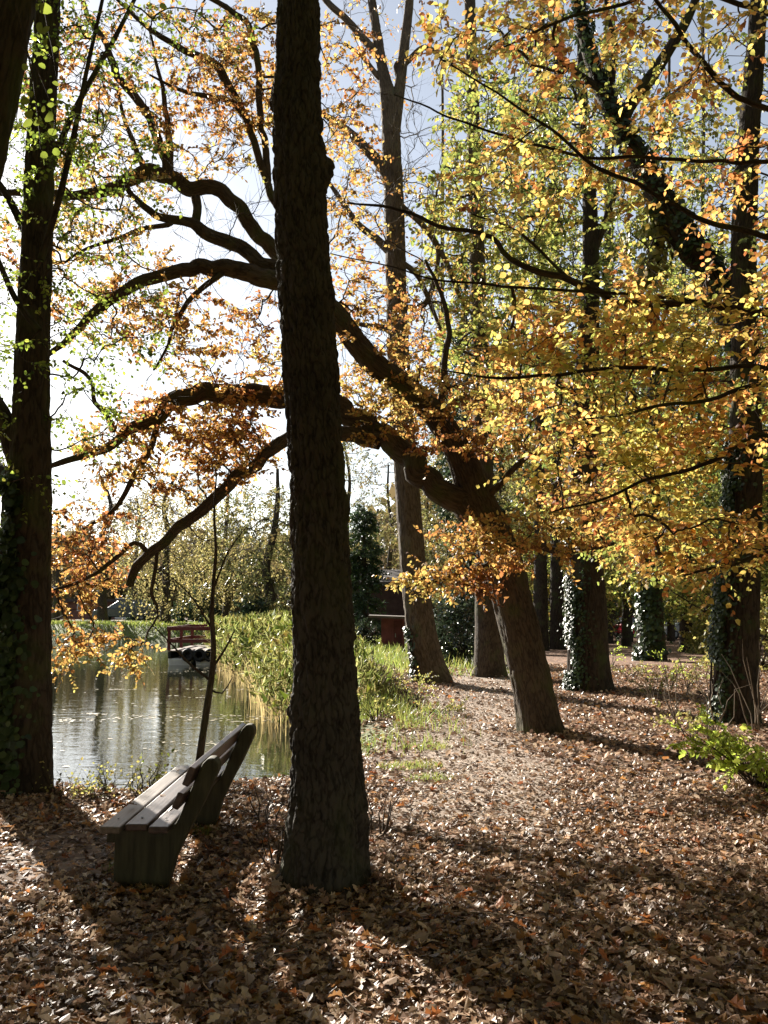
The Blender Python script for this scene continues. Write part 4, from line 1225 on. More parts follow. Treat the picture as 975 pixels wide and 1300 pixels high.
def forest_template(kind, leafmat, H, R, natt, size):
    pts = [np.array([0, 0, -.4]), np.array([.05, 0, H * .25]), np.array([-.1, .1, H * .5]), np.array([.1, 0, H * .75]), np.array([0, 0, H])]
    mb = Mesh(); q, r = limb_mesh(mb, pts, [.28, .22, .17, .1, .03], 12, .4, amp=.015, cell=(.1, .4), flare=(.4, .4, 4, 0), seed=natt)
    a = rng.uniform(0, 2 * PI, natt); u = rng.uniform(0, 1, natt) ** .5; z = rng.uniform(.16, 1.0, natt)
    prof = np.sin(np.clip((z - .08) / .95, 0, 1) * PI) ** .6
    att = np.stack([R * prof * u * np.cos(a), R * prof * u * np.sin(a), H * z], -1)
    Pp, Rr = colonise(q[len(q) // 6:], None, att, rng, rt=.009, maxlen=14, up=.12)
    mt = Mesh(); ml = Mesh(); tube_batch(mt, Pp, Rr, 4)
    m = len(Pp)
    pos = np.vstack([Pp[:, -1]] + [Pp[np.arange(m), rng.integers(2, 6, m)] for _ in range(3)])
    dr = rng.normal(0, 1, (len(pos), 3)); dr[:, 2] *= .5
    sprays(ml, None, pos, dr, rng, length=1.0, nleaf=11, size=size, shape='diamond', flat=.45, jit=.7)
    return mb.data(kind + "_trunk", M['bark_dark']), mt.data(kind + "_twigs", M['twig']), ml.data(kind + "_foliage", leafmat)


TPL = {'gold': forest_template('gold', M['yellow_leaf'], 17, 4.2, 330, .17), 'far': forest_template('far', M['far_leaf'], 15, 4.0, 300, .18), 'low': forest_template('low', M['yellow_leaf'], 8, 3.4, 260, .14)}
FOREST = [
    (590, 45, 'far', .95), (545, 62, 'far', .8), (640, 52, 'far', 1.1), (700, 60, 'gold', 1.1), (760, 48, 'gold', 1.1), (830, 56, 'far', 1.15), (900, 46, 'gold', 1.15), (960, 58, 'far', 1.2),
    (1040, 44, 'gold', 1.2), (1120, 52, 'far', 1.2), (660, 75, 'far', 1.2), (730, 80, 'far', 1.3), (800, 74, 'far', 1.3), (870, 82, 'far', 1.3), (940, 76, 'gold', 1.3), (1020, 80, 'far', 1.3),
    (735, 44, 'low', 1.0), (845, 72, 'low', 1.0), (870, 36, 'low', 1.0), (930, 30, 'low', 1.0), (1000, 36, 'low', 1.1), (700, 66, 'low', 1.2), (850, 66, 'low', 1.2), (620, 64, 'low', 1.1)]
FL = {'gold': 'tall yellow green tree in the crowded woods beyond the path', 'far': 'tall olive tree in the crowded woods beyond the path', 'low': 'low leafy yellow green tree under the taller woods'}
for (px, Y, kind, s) in FOREST:
    x = P(px, 768, Y)[0]; z = gz(x, Y)
    t = thing('tree', FL[kind], 'tree', (x, Y, z), {'gold': 'yellow green trees of the woods', 'far': 'olive trees of the woods', 'low': 'low trees of the woods'}[kind])
    t.rotation_euler = (0, 0, rng.uniform(0, 6.28)); t.scale = (s * rng.uniform(.9, 1.1), s * rng.uniform(.9, 1.1), s * rng.uniform(.9, 1.1))
    for nm, me, kd in (('trunk', TPL[kind][0], None), ('twigs', TPL[kind][1], 'stuff'), ('foliage', TPL[kind][2], 'stuff')):
        o = bpy.data.objects.new(nm, me); COL.objects.link(o); o.parent = t
        if kd:
            o["kind"] = kd

# a far-off wood that closes the view all round
def far_wood():
    ml = Mesh()
    n = 40000
    a = np.radians(rng.uniform(-62, 62, n))
    r = rng.uniform(86, 140, n)
    x = r * np.sin(a); y = r * np.cos(a)
    right = sstep(-.10, .16, a)
    top = (6.6 + 5.0 * fbm(a * 14 + 30, r * .03, 3) * 2) * (.75 + 1.0 * right)
    z = rng.uniform(0, 1, n) ** .9 * top - .8
    pos = np.stack([x, y, z], -1)
    d = rng.normal(0, 1, (n, 3)); nr = rng.normal(0, 1, (n, 3)) * np.array([1, 1, .4])
    leaves(ml, pos, d, nr, rng.uniform(.8, 2.0, n), 'diamond', rng, wid=(.9, 1.4))
    o = build(ml, 'far_wood', M['wood_leaf'], None, 'stuff')
    tag(o, 'hazy band of far off woodland closing the horizon beyond pond and path', 'woodland')


far_wood()

rng = np.random.default_rng(43)
# unseen trees added behind and beside the viewer to block sky light
TPL['shade_canopy'] = forest_template('shade_canopy', M['yellow_leaf'], 17, 5.0, 420, .34)
for (x, y, kind, s_) in ((-4.5, -5, 'shade_canopy', 1.0), (3.5, -4.5, 'shade_canopy', 1.05), (9.5, -3, 'shade_canopy', 1.1), (14, 3, 'shade_canopy', 1.1), (16, 12, 'shade_canopy', 1.1), (20, 20, 'shade_canopy', 1.1), (0.5, -12, 'shade_canopy', 1.1), (20, 29, 'gold', 1.2), (-11, -4, 'shade_canopy', 1.0), (8, -12, 'shade_canopy', 1.1), (-8, -13, 'shade_canopy', 1.1), (18, 5, 'shade_canopy', 1.2), (-.5, -4.2, 'shade_canopy', 1.0), (-13, 3, 'shade_canopy', 1.1), (-17, 7.5, 'shade_canopy', 1.1), (-12, -9, 'shade_canopy', 1.1), (-21, 2, 'shade_canopy', 1.1), (9.5, -8, 'shade_canopy', 1.0)):
    t = thing('tree', 'tall unseen tree added around the viewer to block sky light', 'tree', (x, y, gz(x, y)), 'unseen trees added to block sky light')
    t.rotation_euler = (0, 0, rng.uniform(0, 6.28)); t.scale = (s_ * 1.15, s_ * 1.15, s_)
    for nm, me, kd in (('trunk', TPL[kind][0], None), ('twigs', TPL[kind][1], 'stuff'), ('foliage', TPL[kind][2], 'stuff')):
        o = bpy.data.objects.new(nm, me); COL.objects.link(o); o.parent = t
        if kd:
            o["kind"] = kd

# ================================================================== WOODEN BENCH
bench = thing('park_bench', 'weathered wooden bench of loose planks facing the pond in dappled light', 'bench', (-1.35, 6.2, gz(-1.35, 6.2)))
zb = min(gz(-1.4, 5.45), gz(-1.4, 6.9)) - .03


def support(y0, y1):
    mb = Mesh()
    poly = [(-1.60, zb - .05), (-1.30, zb - .05), (-1.235, .18), (-1.16, .34), (-1.075, .50), (-1.02, .62), (-.985, .70), (-.985, .745), (-1.01, .775), (-1.05, .775), (-1.08, .745), (-1.115, .67), (-1.165, .55), (-1.22, .42), (-1.24, .385), (-1.60, .355)]
    mb.prism(poly, y0, y1)
    return build(mb, 'support', M['support'], bench, smooth=False, bevel=.012)


support(5.02, 5.14); support(6.50, 6.62)
for (xa, xb, mat, dz, ya, yb) in ((-1.655, -1.535, 'plank_lit', .0, 4.89, 6.86), (-1.515, -1.385, 'plank', .006, 4.93, 6.84), (-1.362, -1.248, 'plank', -.003, 4.905, 6.87)):
    mb = Mesh()
    sl = .06 * 0
    mb.box(((xa + xb) / 2, (ya + yb) / 2, .385 + dz), (xb - xa, yb - ya, .04), rot=Matrix.Rotation(math.radians(rng.uniform(-.4, .4)), 3, 'Z'))
    build(mb, 'seat_plank', M[mat], bench, smooth=False, bevel=.008)
for y0 in (5.03, 6.51):
    mb = Mesh(); mb.box((-1.625, y0 + .05, .315), (.05, .09, .075)); build(mb, 'cleat', M['support'], bench, smooth=False, bevel=.006)
    for (bx_, bz_) in ((-1.595, .4105), (-1.45, .4145), (-1.305, .4125)):
        mb = Mesh(); mb.box((bx_, y0 + .05, bz_), (.013, .013, .006)); build(mb, 'bolt', M['grey'], bench, smooth=False, bevel=.003)
for (cx, cz, w) in ((-1.125, .685, .115), (-1.185, .545, .10)):
    mb = Mesh()
    u = norm(np.array([[.10, .245]]))[0]
    nn_ = np.array([-u[1], u[0]])
    c = np.array([cx, cz]) + nn_ * .012
    t = .042
    poly = [tuple(c - u * w / 2 - nn_ * t / 2), tuple(c + u * w / 2 - nn_ * t / 2), tuple(c + u * w / 2 + nn_ * t / 2), tuple(c - u * w / 2 + nn_ * t / 2)]
    mb.prism(poly, 4.90, 6.84)
    build(mb, 'back_plank', M['plank'], bench, smooth=False, bevel=.008)

for c_ in bench.children:
    c_.location = (c_.location[0] - .02, c_.location[1] + .36, c_.location[2])

# ================================================================== RAFT ON THE POND
RYY = 31.5
rx0, rx1 = P(212, 840, RYY)[0], P(279, 840, RYY)[0]
raft = thing('raft', 'moored raft with red railing, tyre fenders and pale floats beside the reeds', 'boat', ((rx0 + rx1) / 2, RYY, WATER_Z))
rw = rx1 - rx0
for (a_, c_) in ((0.02, .46), (.54, .98)):
    mb = Mesh()
    x0 = rx0 + rw * a_; x1 = rx0 + rw * c_
    mb.prism([(x0 + .06, WATER_Z - .12), (x1 - .06, WATER_Z - .12), (x1, WATER_Z + .10), (x1, WATER_Z + .24), (x0, WATER_Z + .24), (x0, WATER_Z + .10)], RYY, RYY + 4)
    build(mb, 'float', M['white'], raft, smooth=False, bevel=.03)
for k in range(10):
    mb = Mesh(); mb.box(((rx0 + rx1) / 2, RYY + .2 + k * .4, WATER_Z + .50), (rw * 1.0, .37, .05))
    build(mb, 'deck_plank', M['deck'], raft, smooth=False, bevel=.01)
for xx in (rx0 + .08, (rx0 + rx1) / 2, rx1 - .08):
    mb = Mesh(); mb.box((xx, RYY + 2.0, WATER_Z + .355), (.10, 4.0, .225)); build(mb, 'beam', M['rubber'], raft, smooth=False)
for (xx, yy) in ((rx0 + .03, RYY + .1), (rx1 - .03, RYY + .1), (rx0 + .03, RYY + 3.9), (rx1 - .03, RYY + 3.9), (rx0 + .03, RYY + 2), (rx1 - .03, RYY + 2)):
    mb = Mesh(); mb.box((xx, yy, WATER_Z + .92), (.10, .10, .80)); build(mb, 'railing_post', M['redpaint'] if xx < -7 else M['white'], raft, smooth=False)
for zz in (.86, 1.30):
    for yy in (RYY + .03, RYY + 3.97):
        mb = Mesh(); mb.box(((rx0 + rx1) / 2, yy, WATER_Z + zz), (rw + .06, .05, .13)); build(mb, 'railing_rail', M['redpaint'], raft, smooth=False)
    for xx in (rx0 - .03, rx1 + .03):
        mb = Mesh(); mb.box((xx, RYY + 2, WATER_Z + zz), (.05, 3.86, .13)); build(mb, 'railing_rail', M['redpaint'], raft, smooth=False)


def torus_mesh(c, R, r, axis, nu=18, nv=8):
    mb = Mesh()
    u = np.linspace(0, 2 * PI, nu, endpoint=False); v = np.linspace(0, 2 * PI, nv, endpoint=False)
    U, Vv = np.meshgrid(u, v, indexing='ij')
    a = (R + r * np.cos(Vv)) * np.cos(U); b_ = (R + r * np.cos(Vv)) * np.sin(U); h = r * np.sin(Vv)
    co = {'y': np.stack([a, h, b_], -1), 'x': np.stack([h, a, b_], -1)}[axis] + np.array(c)
    i = np.arange(nu)[:, None]; j = np.arange(nv)[None, :]
    mb.add(co.reshape(-1, 3), np.stack([i * nv + j, ((i + 1) % nu) * nv + j, ((i + 1) % nu) * nv + (j + 1) % nv, i * nv + (j + 1) % nv], -1).reshape(-1, 4))
    return mb


for f_ in (.40, .62, .82):
    build(torus_mesh((rx0 + rw * f_, RYY - .08, WATER_Z + .36), .17, .07, 'y'), 'tyre_fender', M['rubber'], raft)

# ================================================================== SHED, HOUSES
def on_ground(px, Y):
    x = P(px, 768, Y)[0]
    return np.array([x, Y, gz(x, Y)])


sp_ = on_ground(493, 33.0)
SX0, SX1 = P(484, 800, 33)[0], P(514, 800, 33)[0]
zt = P(490, 785, 33)[2]
shed = thing('shed', 'small dark red wooden shed with flat roof left of the tall straight tree', 'shed', sp_)
zs = sp_[2] - .05
nb_ = 9
for k in range(nb_):
    x0 = SX0 + (SX1 - SX0) * k / nb_; x1 = SX0 + (SX1 - SX0) * (k + 1) / nb_ - .012
    if .5 < (k + .5) / nb_ < .86:
        continue
    mb = Mesh(); mb.box(((x0 + x1) / 2, 33.0, (zs + zt) / 2), (x1 - x0, .03, zt - zs)); build(mb, 'wall_board', M['shedwall'], shed, smooth=False)
mb = Mesh(); mb.box(((SX0 + SX1) / 2, 33.9, (zs + zt) / 2 - .01), (SX1 - SX0 - .02, 1.7, zt - zs - .02)); build(mb, 'wall', M['shedwall'], shed, smooth=False)
mb = Mesh(); mb.box((SX0 + (SX1 - SX0) * .69, 32.99, zs + (zt - zs) * .47), ((SX1 - SX0) * .33, .05, (zt - zs) * .9)); dr_ = build(mb, 'door', plain_mat("shed_door_paint", (.11, .03, .035), .8), shed, smooth=False)
mb = Mesh(); mb.box((SX0 + (SX1 - SX0) * .60, 32.94, zs + (zt - zs) * .5), (.03, .05, .14)); build(mb, 'handle', M['grey'], dr_, smooth=False)
mb = Mesh(); mb.box(((SX0 + SX1) / 2 - .2, 33.7, zt + .05), ((SX1 - SX0) + .55, 2.6, .09), rot=Matrix.Rotation(math.radians(2), 3, 'Y')); build(mb, 'roof', M['shedroof'], shed, smooth=False)


def house(label, pxa, pxb, top_py, Y, depth, wallmat, roofmat, wins, roof_h, door=None, name='house', base_drop=.3):
    x0, x1 = P(pxa, 768, Y)[0], P(pxb, 768, Y)[0]
    z0 = gz((x0 + x1) / 2, Y) - base_drop; z1 = P(pxa, top_py, Y)[2]
    h = thing(name, label, 'house', ((x0 + x1) / 2, Y, z0 + base_drop))
    mb = Mesh(); mb.box(((x0 + x1) / 2, Y + depth / 2, (z0 + z1) / 2), (x1 - x0, depth, z1 - z0)); build(mb, 'wall', wallmat, h, smooth=False)
    mb = Mesh(); ov = .35
    if roof_h > .5:
        cx = Y + depth / 2
        v = [[x0 - ov, Y - ov, z1], [x1 + ov, Y - ov, z1], [x1 + ov, cx, z1 + roof_h], [x0 - ov, cx, z1 + roof_h], [x0 - ov, Y + depth + ov, z1], [x1 + ov, Y + depth + ov, z1],
             [x0 - ov, Y - ov, z1 + .15], [x1 + ov, Y - ov, z1 + .15], [x1 + ov, cx, z1 + roof_h + .15], [x0 - ov, cx, z1 + roof_h + .15], [x0 - ov, Y + depth + ov, z1 + .15], [x1 + ov, Y + depth + ov, z1 + .15]]
        mb.add(v, [[6, 7, 8, 9], [9, 8, 11, 10], [0, 3, 2, 1], [3, 4, 5, 2], [0, 1, 7, 6], [5, 4, 10, 11]])
        mb.f.append(np.array([[0, 6, 9, 3], [3, 9, 10, 4], [1, 2, 8, 7], [2, 5, 11, 8]])); mb.uv.append(np.zeros((4, 4, 2)))
        mbg = Mesh()
        for xx, nm in ((x0 + .01, 0), (x1 - .01, 1)):
            mbg.prism([(0, 0), (1, 0), (.5, 1)], 0, 1) if False else None
    else:
        mb.box(((x0 + x1) / 2, Y + depth / 2, z1 + roof_h / 2 + .003), (x1 - x0 + 2 * ov, depth + 2 * ov, roof_h))
    build(mb, 'roof', roofmat, h, smooth=False)
    for (a0, a1, b0, b1) in wins:
        wx0, wx1 = x0 + (x1 - x0) * a0, x0 + (x1 - x0) * a1; wz0, wz1 = z0 + base_drop + b0, z0 + base_drop + b1
        mb = Mesh()
        for (cx_, cz_, sx_, sz_) in (((wx0 + wx1) / 2, wz0, wx1 - wx0 + .1, .1), ((wx0 + wx1) / 2, wz1, wx1 - wx0 + .1, .1), (wx0, (wz0 + wz1) / 2, .1, wz1 - wz0 - .1), (wx1, (wz0 + wz1) / 2, .1, wz1 - wz0 - .1)):
            mb.box((cx_, Y - .02, cz_), (sx_, .08, sz_))
        fr = build(mb, 'window', M['white'], h, smooth=False)
        mb = Mesh(); mb.box(((wx0 + wx1) / 2, Y - .012, (wz0 + wz1) / 2), (wx1 - wx0 - .1, .02, wz1 - wz0 - .1)); build(mb, 'pane', M['glass'], fr, smooth=False)
    if door:
        a0, a1, hh = door
        wx0, wx1 = x0 + (x1 - x0) * a0, x0 + (x1 - x0) * a1
        n = 4
        dd = None
        for k in range(n):
            mb = Mesh(); mb.box(((wx0 + wx1) / 2, Y - .02, z0 + base_drop + hh * (k + .5) / n), (wx1 - wx0, .06, hh / n - .03)); build(mb, 'door_panel', M['white'], h, smooth=False)
    return h


house('long low brick building with a pale garage door across the pond', 85, 178, 764, 72, 6, M['brick'], M['darkroof'], [(.15, .3, .7, 1.6)], .22, door=(.66, .88, 1.75), base_drop=1.0)
house('dark red brick house behind the shed and the evergreen column', 452, 552, 742, 52, 8, M['darkbrick'], M['darkroof'], [], .9)

# ================================================================== CARS
def make_car(name, label, px, py, Y, rotz, paint, length=4.1):
    x = P(px, 768, Y)[0]
    z = gz(x, Y)
    root = thing(name, label, 'car', (x, Y, z))
    s = length / 4.1
    body = Mesh()
    prof = [(-2.05, .32), (-2.03, .62), (-1.95, .80), (-1.15, .93), (-1.05, .95), (1.75, .98), (1.98, .92), (2.05, .60), (2.03, .32)]
    body.prism([(p[0] * s, p[1]) for p in prof], -.82, .82)
    o = build(body, 'body', paint, root, smooth=False, bevel=.07)
    cab = Mesh()
    v = []
    for (xx, zz, yy) in ((-1.1, .94, .76), (1.8, .97, .76), (1.35, 1.46, .58), (-.35, 1.48, .58)):
        v += [[xx * s, -yy, zz], [xx * s, yy, zz]]
    cab.add(v, [[0, 2, 4, 6], [1, 7, 5, 3], [0, 6, 7, 1], [2, 3, 5, 4], [4, 5, 7, 6], [0, 1, 3, 2]])
    g = build(cab, 'windows', M['glass'], root, smooth=False, bevel=.03)
    rf = Mesh(); rf.box((.5 * s, 0, 1.475), (1.72 * s, 1.18, .05)); r = build(rf, 'roof', paint, root, smooth=False, bevel=.02)
    parts = [o, g, r]
    for sx in (-1, 1):
        pl = Mesh()
        pl.box((.45 * s, sx * .675, 1.2), (.09, .03, .55), rot=Matrix.Rotation(sx * .36, 3, 'X')); parts.append(build(pl, 'door_pillar', paint, root, smooth=False))
        for wx in (-1.27, 1.27):
            w = torus_mesh((wx * s, sx * .74, .32), .22, .10, 'y'); tw_ = build(w, 'wheel', M['rubber'], root)
            hub = Mesh()
            a = np.linspace(0, 2 * PI, 14, endpoint=False)
            hub.add(np.vstack([[[wx * s + .19 * math.cos(t), sx * .80, .32 + .19 * math.sin(t)] for t in a], [[wx * s + .19 * math.cos(t), sx * .70, .32 + .19 * math.sin(t)] for t in a]]), [list(range(14))])
            hub.f.append(np.array([[k, (k + 1) % 14, 14 + (k + 1) % 14, 14 + k] for k in range(14)])); hub.uv.append(np.zeros((14, 4, 2)))
            parts.append(tw_); build(hub, 'rim', M['grey'], tw_, smooth=False)
        for (ex, nm, mt_) in ((-2.03, 'headlight', M['white']), (2.03, 'tail_light', M['redpaint'])):
            l = Mesh(); l.box((ex * s, sx * .6, .72), (.07, .3, .14)); parts.append(build(l, nm, mt_, root, smooth=False))
    for p in parts:
        p.parent = root; p.matrix_parent_inverse = Matrix.Identity(4)
    for p in parts:
        for c in p.children:
            c.matrix_parent_inverse = Matrix.Identity(4)
    root.rotation_euler = (0, 0, rotz)
    return root


make_car('parked_car', 'red car parked beyond the woods, seen right of the thin dark trunks', 806, 803, 62, 1.9, M['car_red'])
make_car('parked_car', 'silver blue car parked beyond the two black slim trunks', 715, 800, 64, .2, M['car_blue'])
make_car('parked_car', 'dark grey car parked in the shade under the right hand woods', 866, 803, 60, .35, M['car_grey'])
make_car('parked_car', 'dark car parked on the far bank beside the brick building', 158, 782, 62, .15, M['car_dark'])

# ================================================================== SMALL PLANTS
rng = np.random.default_rng(53)


def blades(mb, pos, h, lean, w, rng, K=4):
    """bent strips: reeds and grass"""
    n = len(pos)
    a = rng.uniform(0, 2 * PI, n)
    ld = np.stack([np.cos(a), np.sin(a), 0 * a], -1)
    sd_ = np.stack([-np.sin(a), np.cos(a), 0 * a], -1)
    rot = rng.uniform(0, PI, n)
    sd_ = sd_ * np.cos(rot)[:, None] + ld * np.sin(rot)[:, None]
    t = np.linspace(0, 1, K)
    c = pos[:, None, :] + np.array([0, 0, 1.]) * (h[:, None, None] * t[None, :, None]) + ld[:, None, :] * (lean * h)[:, None, None] * (t ** 2)[None, :, None]
    c[:, :, 2] -= (lean * lean * h * .35)[:, None] * (t ** 3)[None, :]
    ww = (w * np.array([1, .9, .6, .08][:K]))[None, :, None] if np.isscalar(w) else w[:, None, None] * np.array([1, .9, .6, .08][:K])[None, :, None]
    V = np.stack([c - sd_[:, None, :] * ww / 2, c + sd_[:, None, :] * ww / 2], 2).reshape(-1, 3)
    i = (np.arange(n) * K * 2)[:, None]; k = np.arange(K - 1)[None, :] * 2
    Fq = np.stack([i + k, i + k + 1, i + k + 3, i + k + 2], -1).reshape(-1, 4)
    mb.add(V, Fq)


def scatter(n, x0, x1, y0, y1, fn):
    x = rng.uniform(x0, x1, n); y = rng.uniform(y0, y1, n)
    sd = pond_sd(x, y)
    k = rng.uniform(0, 1, n) < fn(x, y, sd)
    x = x[k]; y = y[k]
    return np.stack([x, y, terrain(x, y)], -1), sd[k]


# reed bed along the right shore
def reed_fn(x, y, sd):
    return ((sd > np.interp(y, [13, 18, 26, 40], [-.4, -.8, -1.5, -1.8])) & (sd < 1.0 + .02 * y) & (y > 13.5) & (x > -9)).astype(float) * (vnoise(x * .9 + 50, y * .5, 4) > .22) * sstep(13.5, 16.5, y)


pos, sd = scatter(60000, -9, 1.2, 13.5, 41, reed_fn)
pos = pos[:19000]; sd = sd[:19000]
pos[:, 2] = np.maximum(pos[:, 2], WATER_Z - .05)
edge_ = np.interp(pos[:, 1], [13, 18, 26, 40], [-.4, -.8, -1.5, -1.8])
kp = rng.uniform(0, 1, len(pos)) < np.clip(.12 + (sd - edge_) / .9, 0, 1)
pos = pos[kp]; sd = sd[kp]
hh = rng.uniform(.6, 1.6, len(pos)) * np.interp(pos[:, 1], [13.5, 17, 22], [.45, .8, 1.0]) * np.where(sd > .3, .8, 1)
mb = Mesh(); blades(mb, pos, hh, np.where(rng.uniform(0, 1, len(pos)) < .2, rng.uniform(.4, 1.1, len(pos)), rng.uniform(.05, .4, len(pos))), .015, rng)
o = build(mb, 'reed_stems', M['reed_tan'], None, 'stuff'); tag(o, 'tan reed stems standing in the shallow water along the right shore', 'reeds')
k = rng.uniform(0, 1, len(pos)) < .95
lp = []; ld = []
for s_ in (.55, .66, .75, .83, .9, .97):
    q = pos[k].copy(); q[:, 2] += hh[k] * s_; q += rng.normal(0, .06, q.shape)
    lp.append(q)
lp = np.vstack(lp)
ld = rng.normal(0, .7, lp.shape) + np.array([0, 0, .8])
ml = Mesh(); leaves(ml, lp, ld, rng.normal(0, 1, lp.shape), rng.uniform(.12, .32, len(lp)) * np.clip(lp[:, 1] / 24, .5, 1.1), 'diamond', rng, wid=(.045, .08), curl=3.0)
o = build(ml, 'reed_leaves', M['reed_green'], None, 'stuff'); tag(o, 'bright green reed leaves topping the reed bed beside the raft', 'reeds')

# grass and weeds along the shore on both sides of the foreground trunk
pos, sd = scatter(26000, -2.2, 1.6, 9.6, 22, lambda x, y, sd: ((sd > .05) & (sd < 2.4)) * (1 - sstep(.6, 2.3, sd)) * sstep(9.6, 12.5, y) * (vnoise(x * 1.7 + 9, y * 1.3, 14) > .25))
hh = rng.uniform(.10, .38, len(pos)) * np.interp(pos[:, 1], [10, 13, 20], [.45, .9, 1.5])
mb = Mesh(); blades(mb, pos, hh, rng.uniform(.1, .8, len(pos)), .009, rng)
for (gx_, gy_, gr_, gn_) in ((*G(520, 975)[:2], .22, 500), (*G(545, 990)[:2], .15, 250), (*G(165, 1108)[:2], .10, 260), (*G(540, 950)[:2], .2, 350), (*G(255, 1060)[:2], .08, 160)):
    r_ = gr_ * np.sqrt(rng.uniform(0, 1, gn_)); a_ = rng.uniform(0, 6.28, gn_)
    gp_ = np.stack([gx_ + r_ * np.cos(a_) * 1.6, gy_ + r_ * np.sin(a_), 0 * a_], -1); gp_[:, 2] = terrain(gp_[:, 0], gp_[:, 1])
    blades(mb, gp_, rng.uniform(.03, .085, gn_), rng.uniform(.2, 1.0, gn_), .006, rng)
pos3, _ = scatter(16000, -3.5, 4.5, 21, 40, lambda x, y, sd: (sd > .8) * (1 - sstep(1.5, 4.5, x - (y - 21) * .02)) * (vnoise(x * 1.1 + 9, y * .8, 15) > .3))
blades(mb, pos3, rng.uniform(.12, .45, len(pos3)), rng.uniform(.1, .9, len(pos3)), .02, rng)
o = build(mb, 'grass', M['grass'], None, 'stuff'); tag(o, 'yellow green grass tufts edging the path below the reeds', 'grass')
pos, sd = scatter(9000, -12, 1.0, 40, 58, lambda x, y, sd: (sd > .1) * 1.0 * (sd < 3))
pos2, _ = scatter(30000, -34, -8, 45, 58, lambda x, y, sd: (sd > .05) * (1.0) * (sd < 4))
pos = np.vstack([pos, pos2])
mb = Mesh(); blades(mb, pos, rng.uniform(.07, .26, len(pos)), rng.uniform(.1, .8, len(pos)), .05, rng)
o = build(mb, 'bank_grass', M['grass'], None, 'stuff'); tag(o, 'green grass covering the sunny far bank of the pond', 'grass')


def weed(name, label, x, y, h, n, mat, size=.06, spread=.25, cat='plant', nl=9, group=None, twig='twig', bare=False):
    """a small plant: several arching stems with leaves"""
    z = gz(x, y)
    root = thing(name, label, cat, (x, y, z), group)
    ml = Mesh(); ms = Mesh()
    base = np.array([x, y, z - .03])
    a = rng.uniform(0, 2 * PI, n); L = h * rng.uniform(.55, 1.1, n); sp = spread * rng.uniform(.3, 1.2, n)
    t = np.linspace(0, 1, 5)
    d = np.stack([np.cos(a), np.sin(a), 0 * a], -1)
    Pts = base + d[:, None, :] * .05 + d[:, None, :] * (sp[:, None] * t[None] ** 1.4)[..., None] + np.array([0, 0, 1.]) * (L[:, None] * (t - .18 * t * t)[None])[..., None]
    Pts[:, 1:] += rng.normal(0, .03 * h, Pts[:, 1:].shape)
    tube_batch(ms, Pts, np.broadcast_to(np.array([.006, .005, .004, .003, .0015]) * (1 + h * .5), (n, 5)), 4)
    if not bare:
        for s in (2, 3, 4):
            sprays(ml, ms, Pts[:, s], norm(Pts[:, s] - Pts[:, s - 1]) + d * .5 + rng.normal(0, .5, (n, 3)), rng, length=.28 * (.5 + h * .5), nleaf=nl, size=size, flat=.6, jit=.5, tr=.0015)
    build(ms, 'stems', M[twig], root, 'stuff')
    if not bare:
        build(ml, 'foliage', M[mat], root, 'stuff')
    return root


# bright shrub at the right edge
p = base_at(958, 1000)
weed('shrub', 'bright yellow green leafy shrub at the right edge beside the long oak shadow', p[0] + .05, p[1], .62, 40, 'shrub_leaf', .055, .6, 'shrub', 11)
p = base_at(665 + 15, 860)
for i, (px, py, h, n, mt_, lb) in enumerate([
    (850, 872, .9, 10, 'shrub_leaf', 'leafy lime sapling among brambles left of the right edge tree'),
    (775, 850, .9, 9, 'shrub_leaf', 'green sapling growing against the right side of the ivy covered trunk'),
    (880, 940, .55, 8, 'weed_leaf', 'low weed beside the foot of the right edge tree'),
    (870, 880, .7, 10, 'weed_leaf', 'straggly weed in the brambles behind the leaning oak shadow'),
    (800, 862, .5, 9, 'weed_leaf', 'low bramble clump right of the ivy covered trunk'),
    (830, 885, .45, 9, 'weed_leaf', 'bramble clump on the litter in front of the short ivy wrapped trunk'),
    (910, 868, .7, 9, 'weed_leaf', 'weed clump just left of the right tree behind its trunk'),
    (525, 900, .75, 9, 'weed_leaf', 'yellowing nettle standing at the foot of the tall straight tree'),
    (500, 880, .6, 10, 'weed_leaf', 'dark weed clump below the reeds left of the tall straight tree'),
    (478, 915, .5, 10, 'weed_leaf', 'golden weed clump touching the right side of the foreground trunk'),
    (560, 905, .25, 8, 'weed_leaf', 'tiny weed at the edge of the path by the flared trunk foot')]):
    p = base_at(px, py)
    weed('weed', lb, p[0], p[1], h * .85, n, mt_, .042, .32, nl=8)
# bare pale saplings right
for (px, py, h, lb) in ((862, 930, 1.1, 'pale bare twiggy sapling left of the right edge tree'), (905, 945, 1.5, 'pale bare twigs curving in front of the right edge tree'), (960, 930, 1.5, 'pale bare twigs right of the right edge tree'), (830, 890, .8, 'thin bare twig clump among the brambles')):
    p = base_at(px, py)
    weed('bare_shrub', lb, p[0], p[1], h, 7, 'weed_leaf', .05, .5, 'shrub', 3, twig='twig_pale', bare=True)
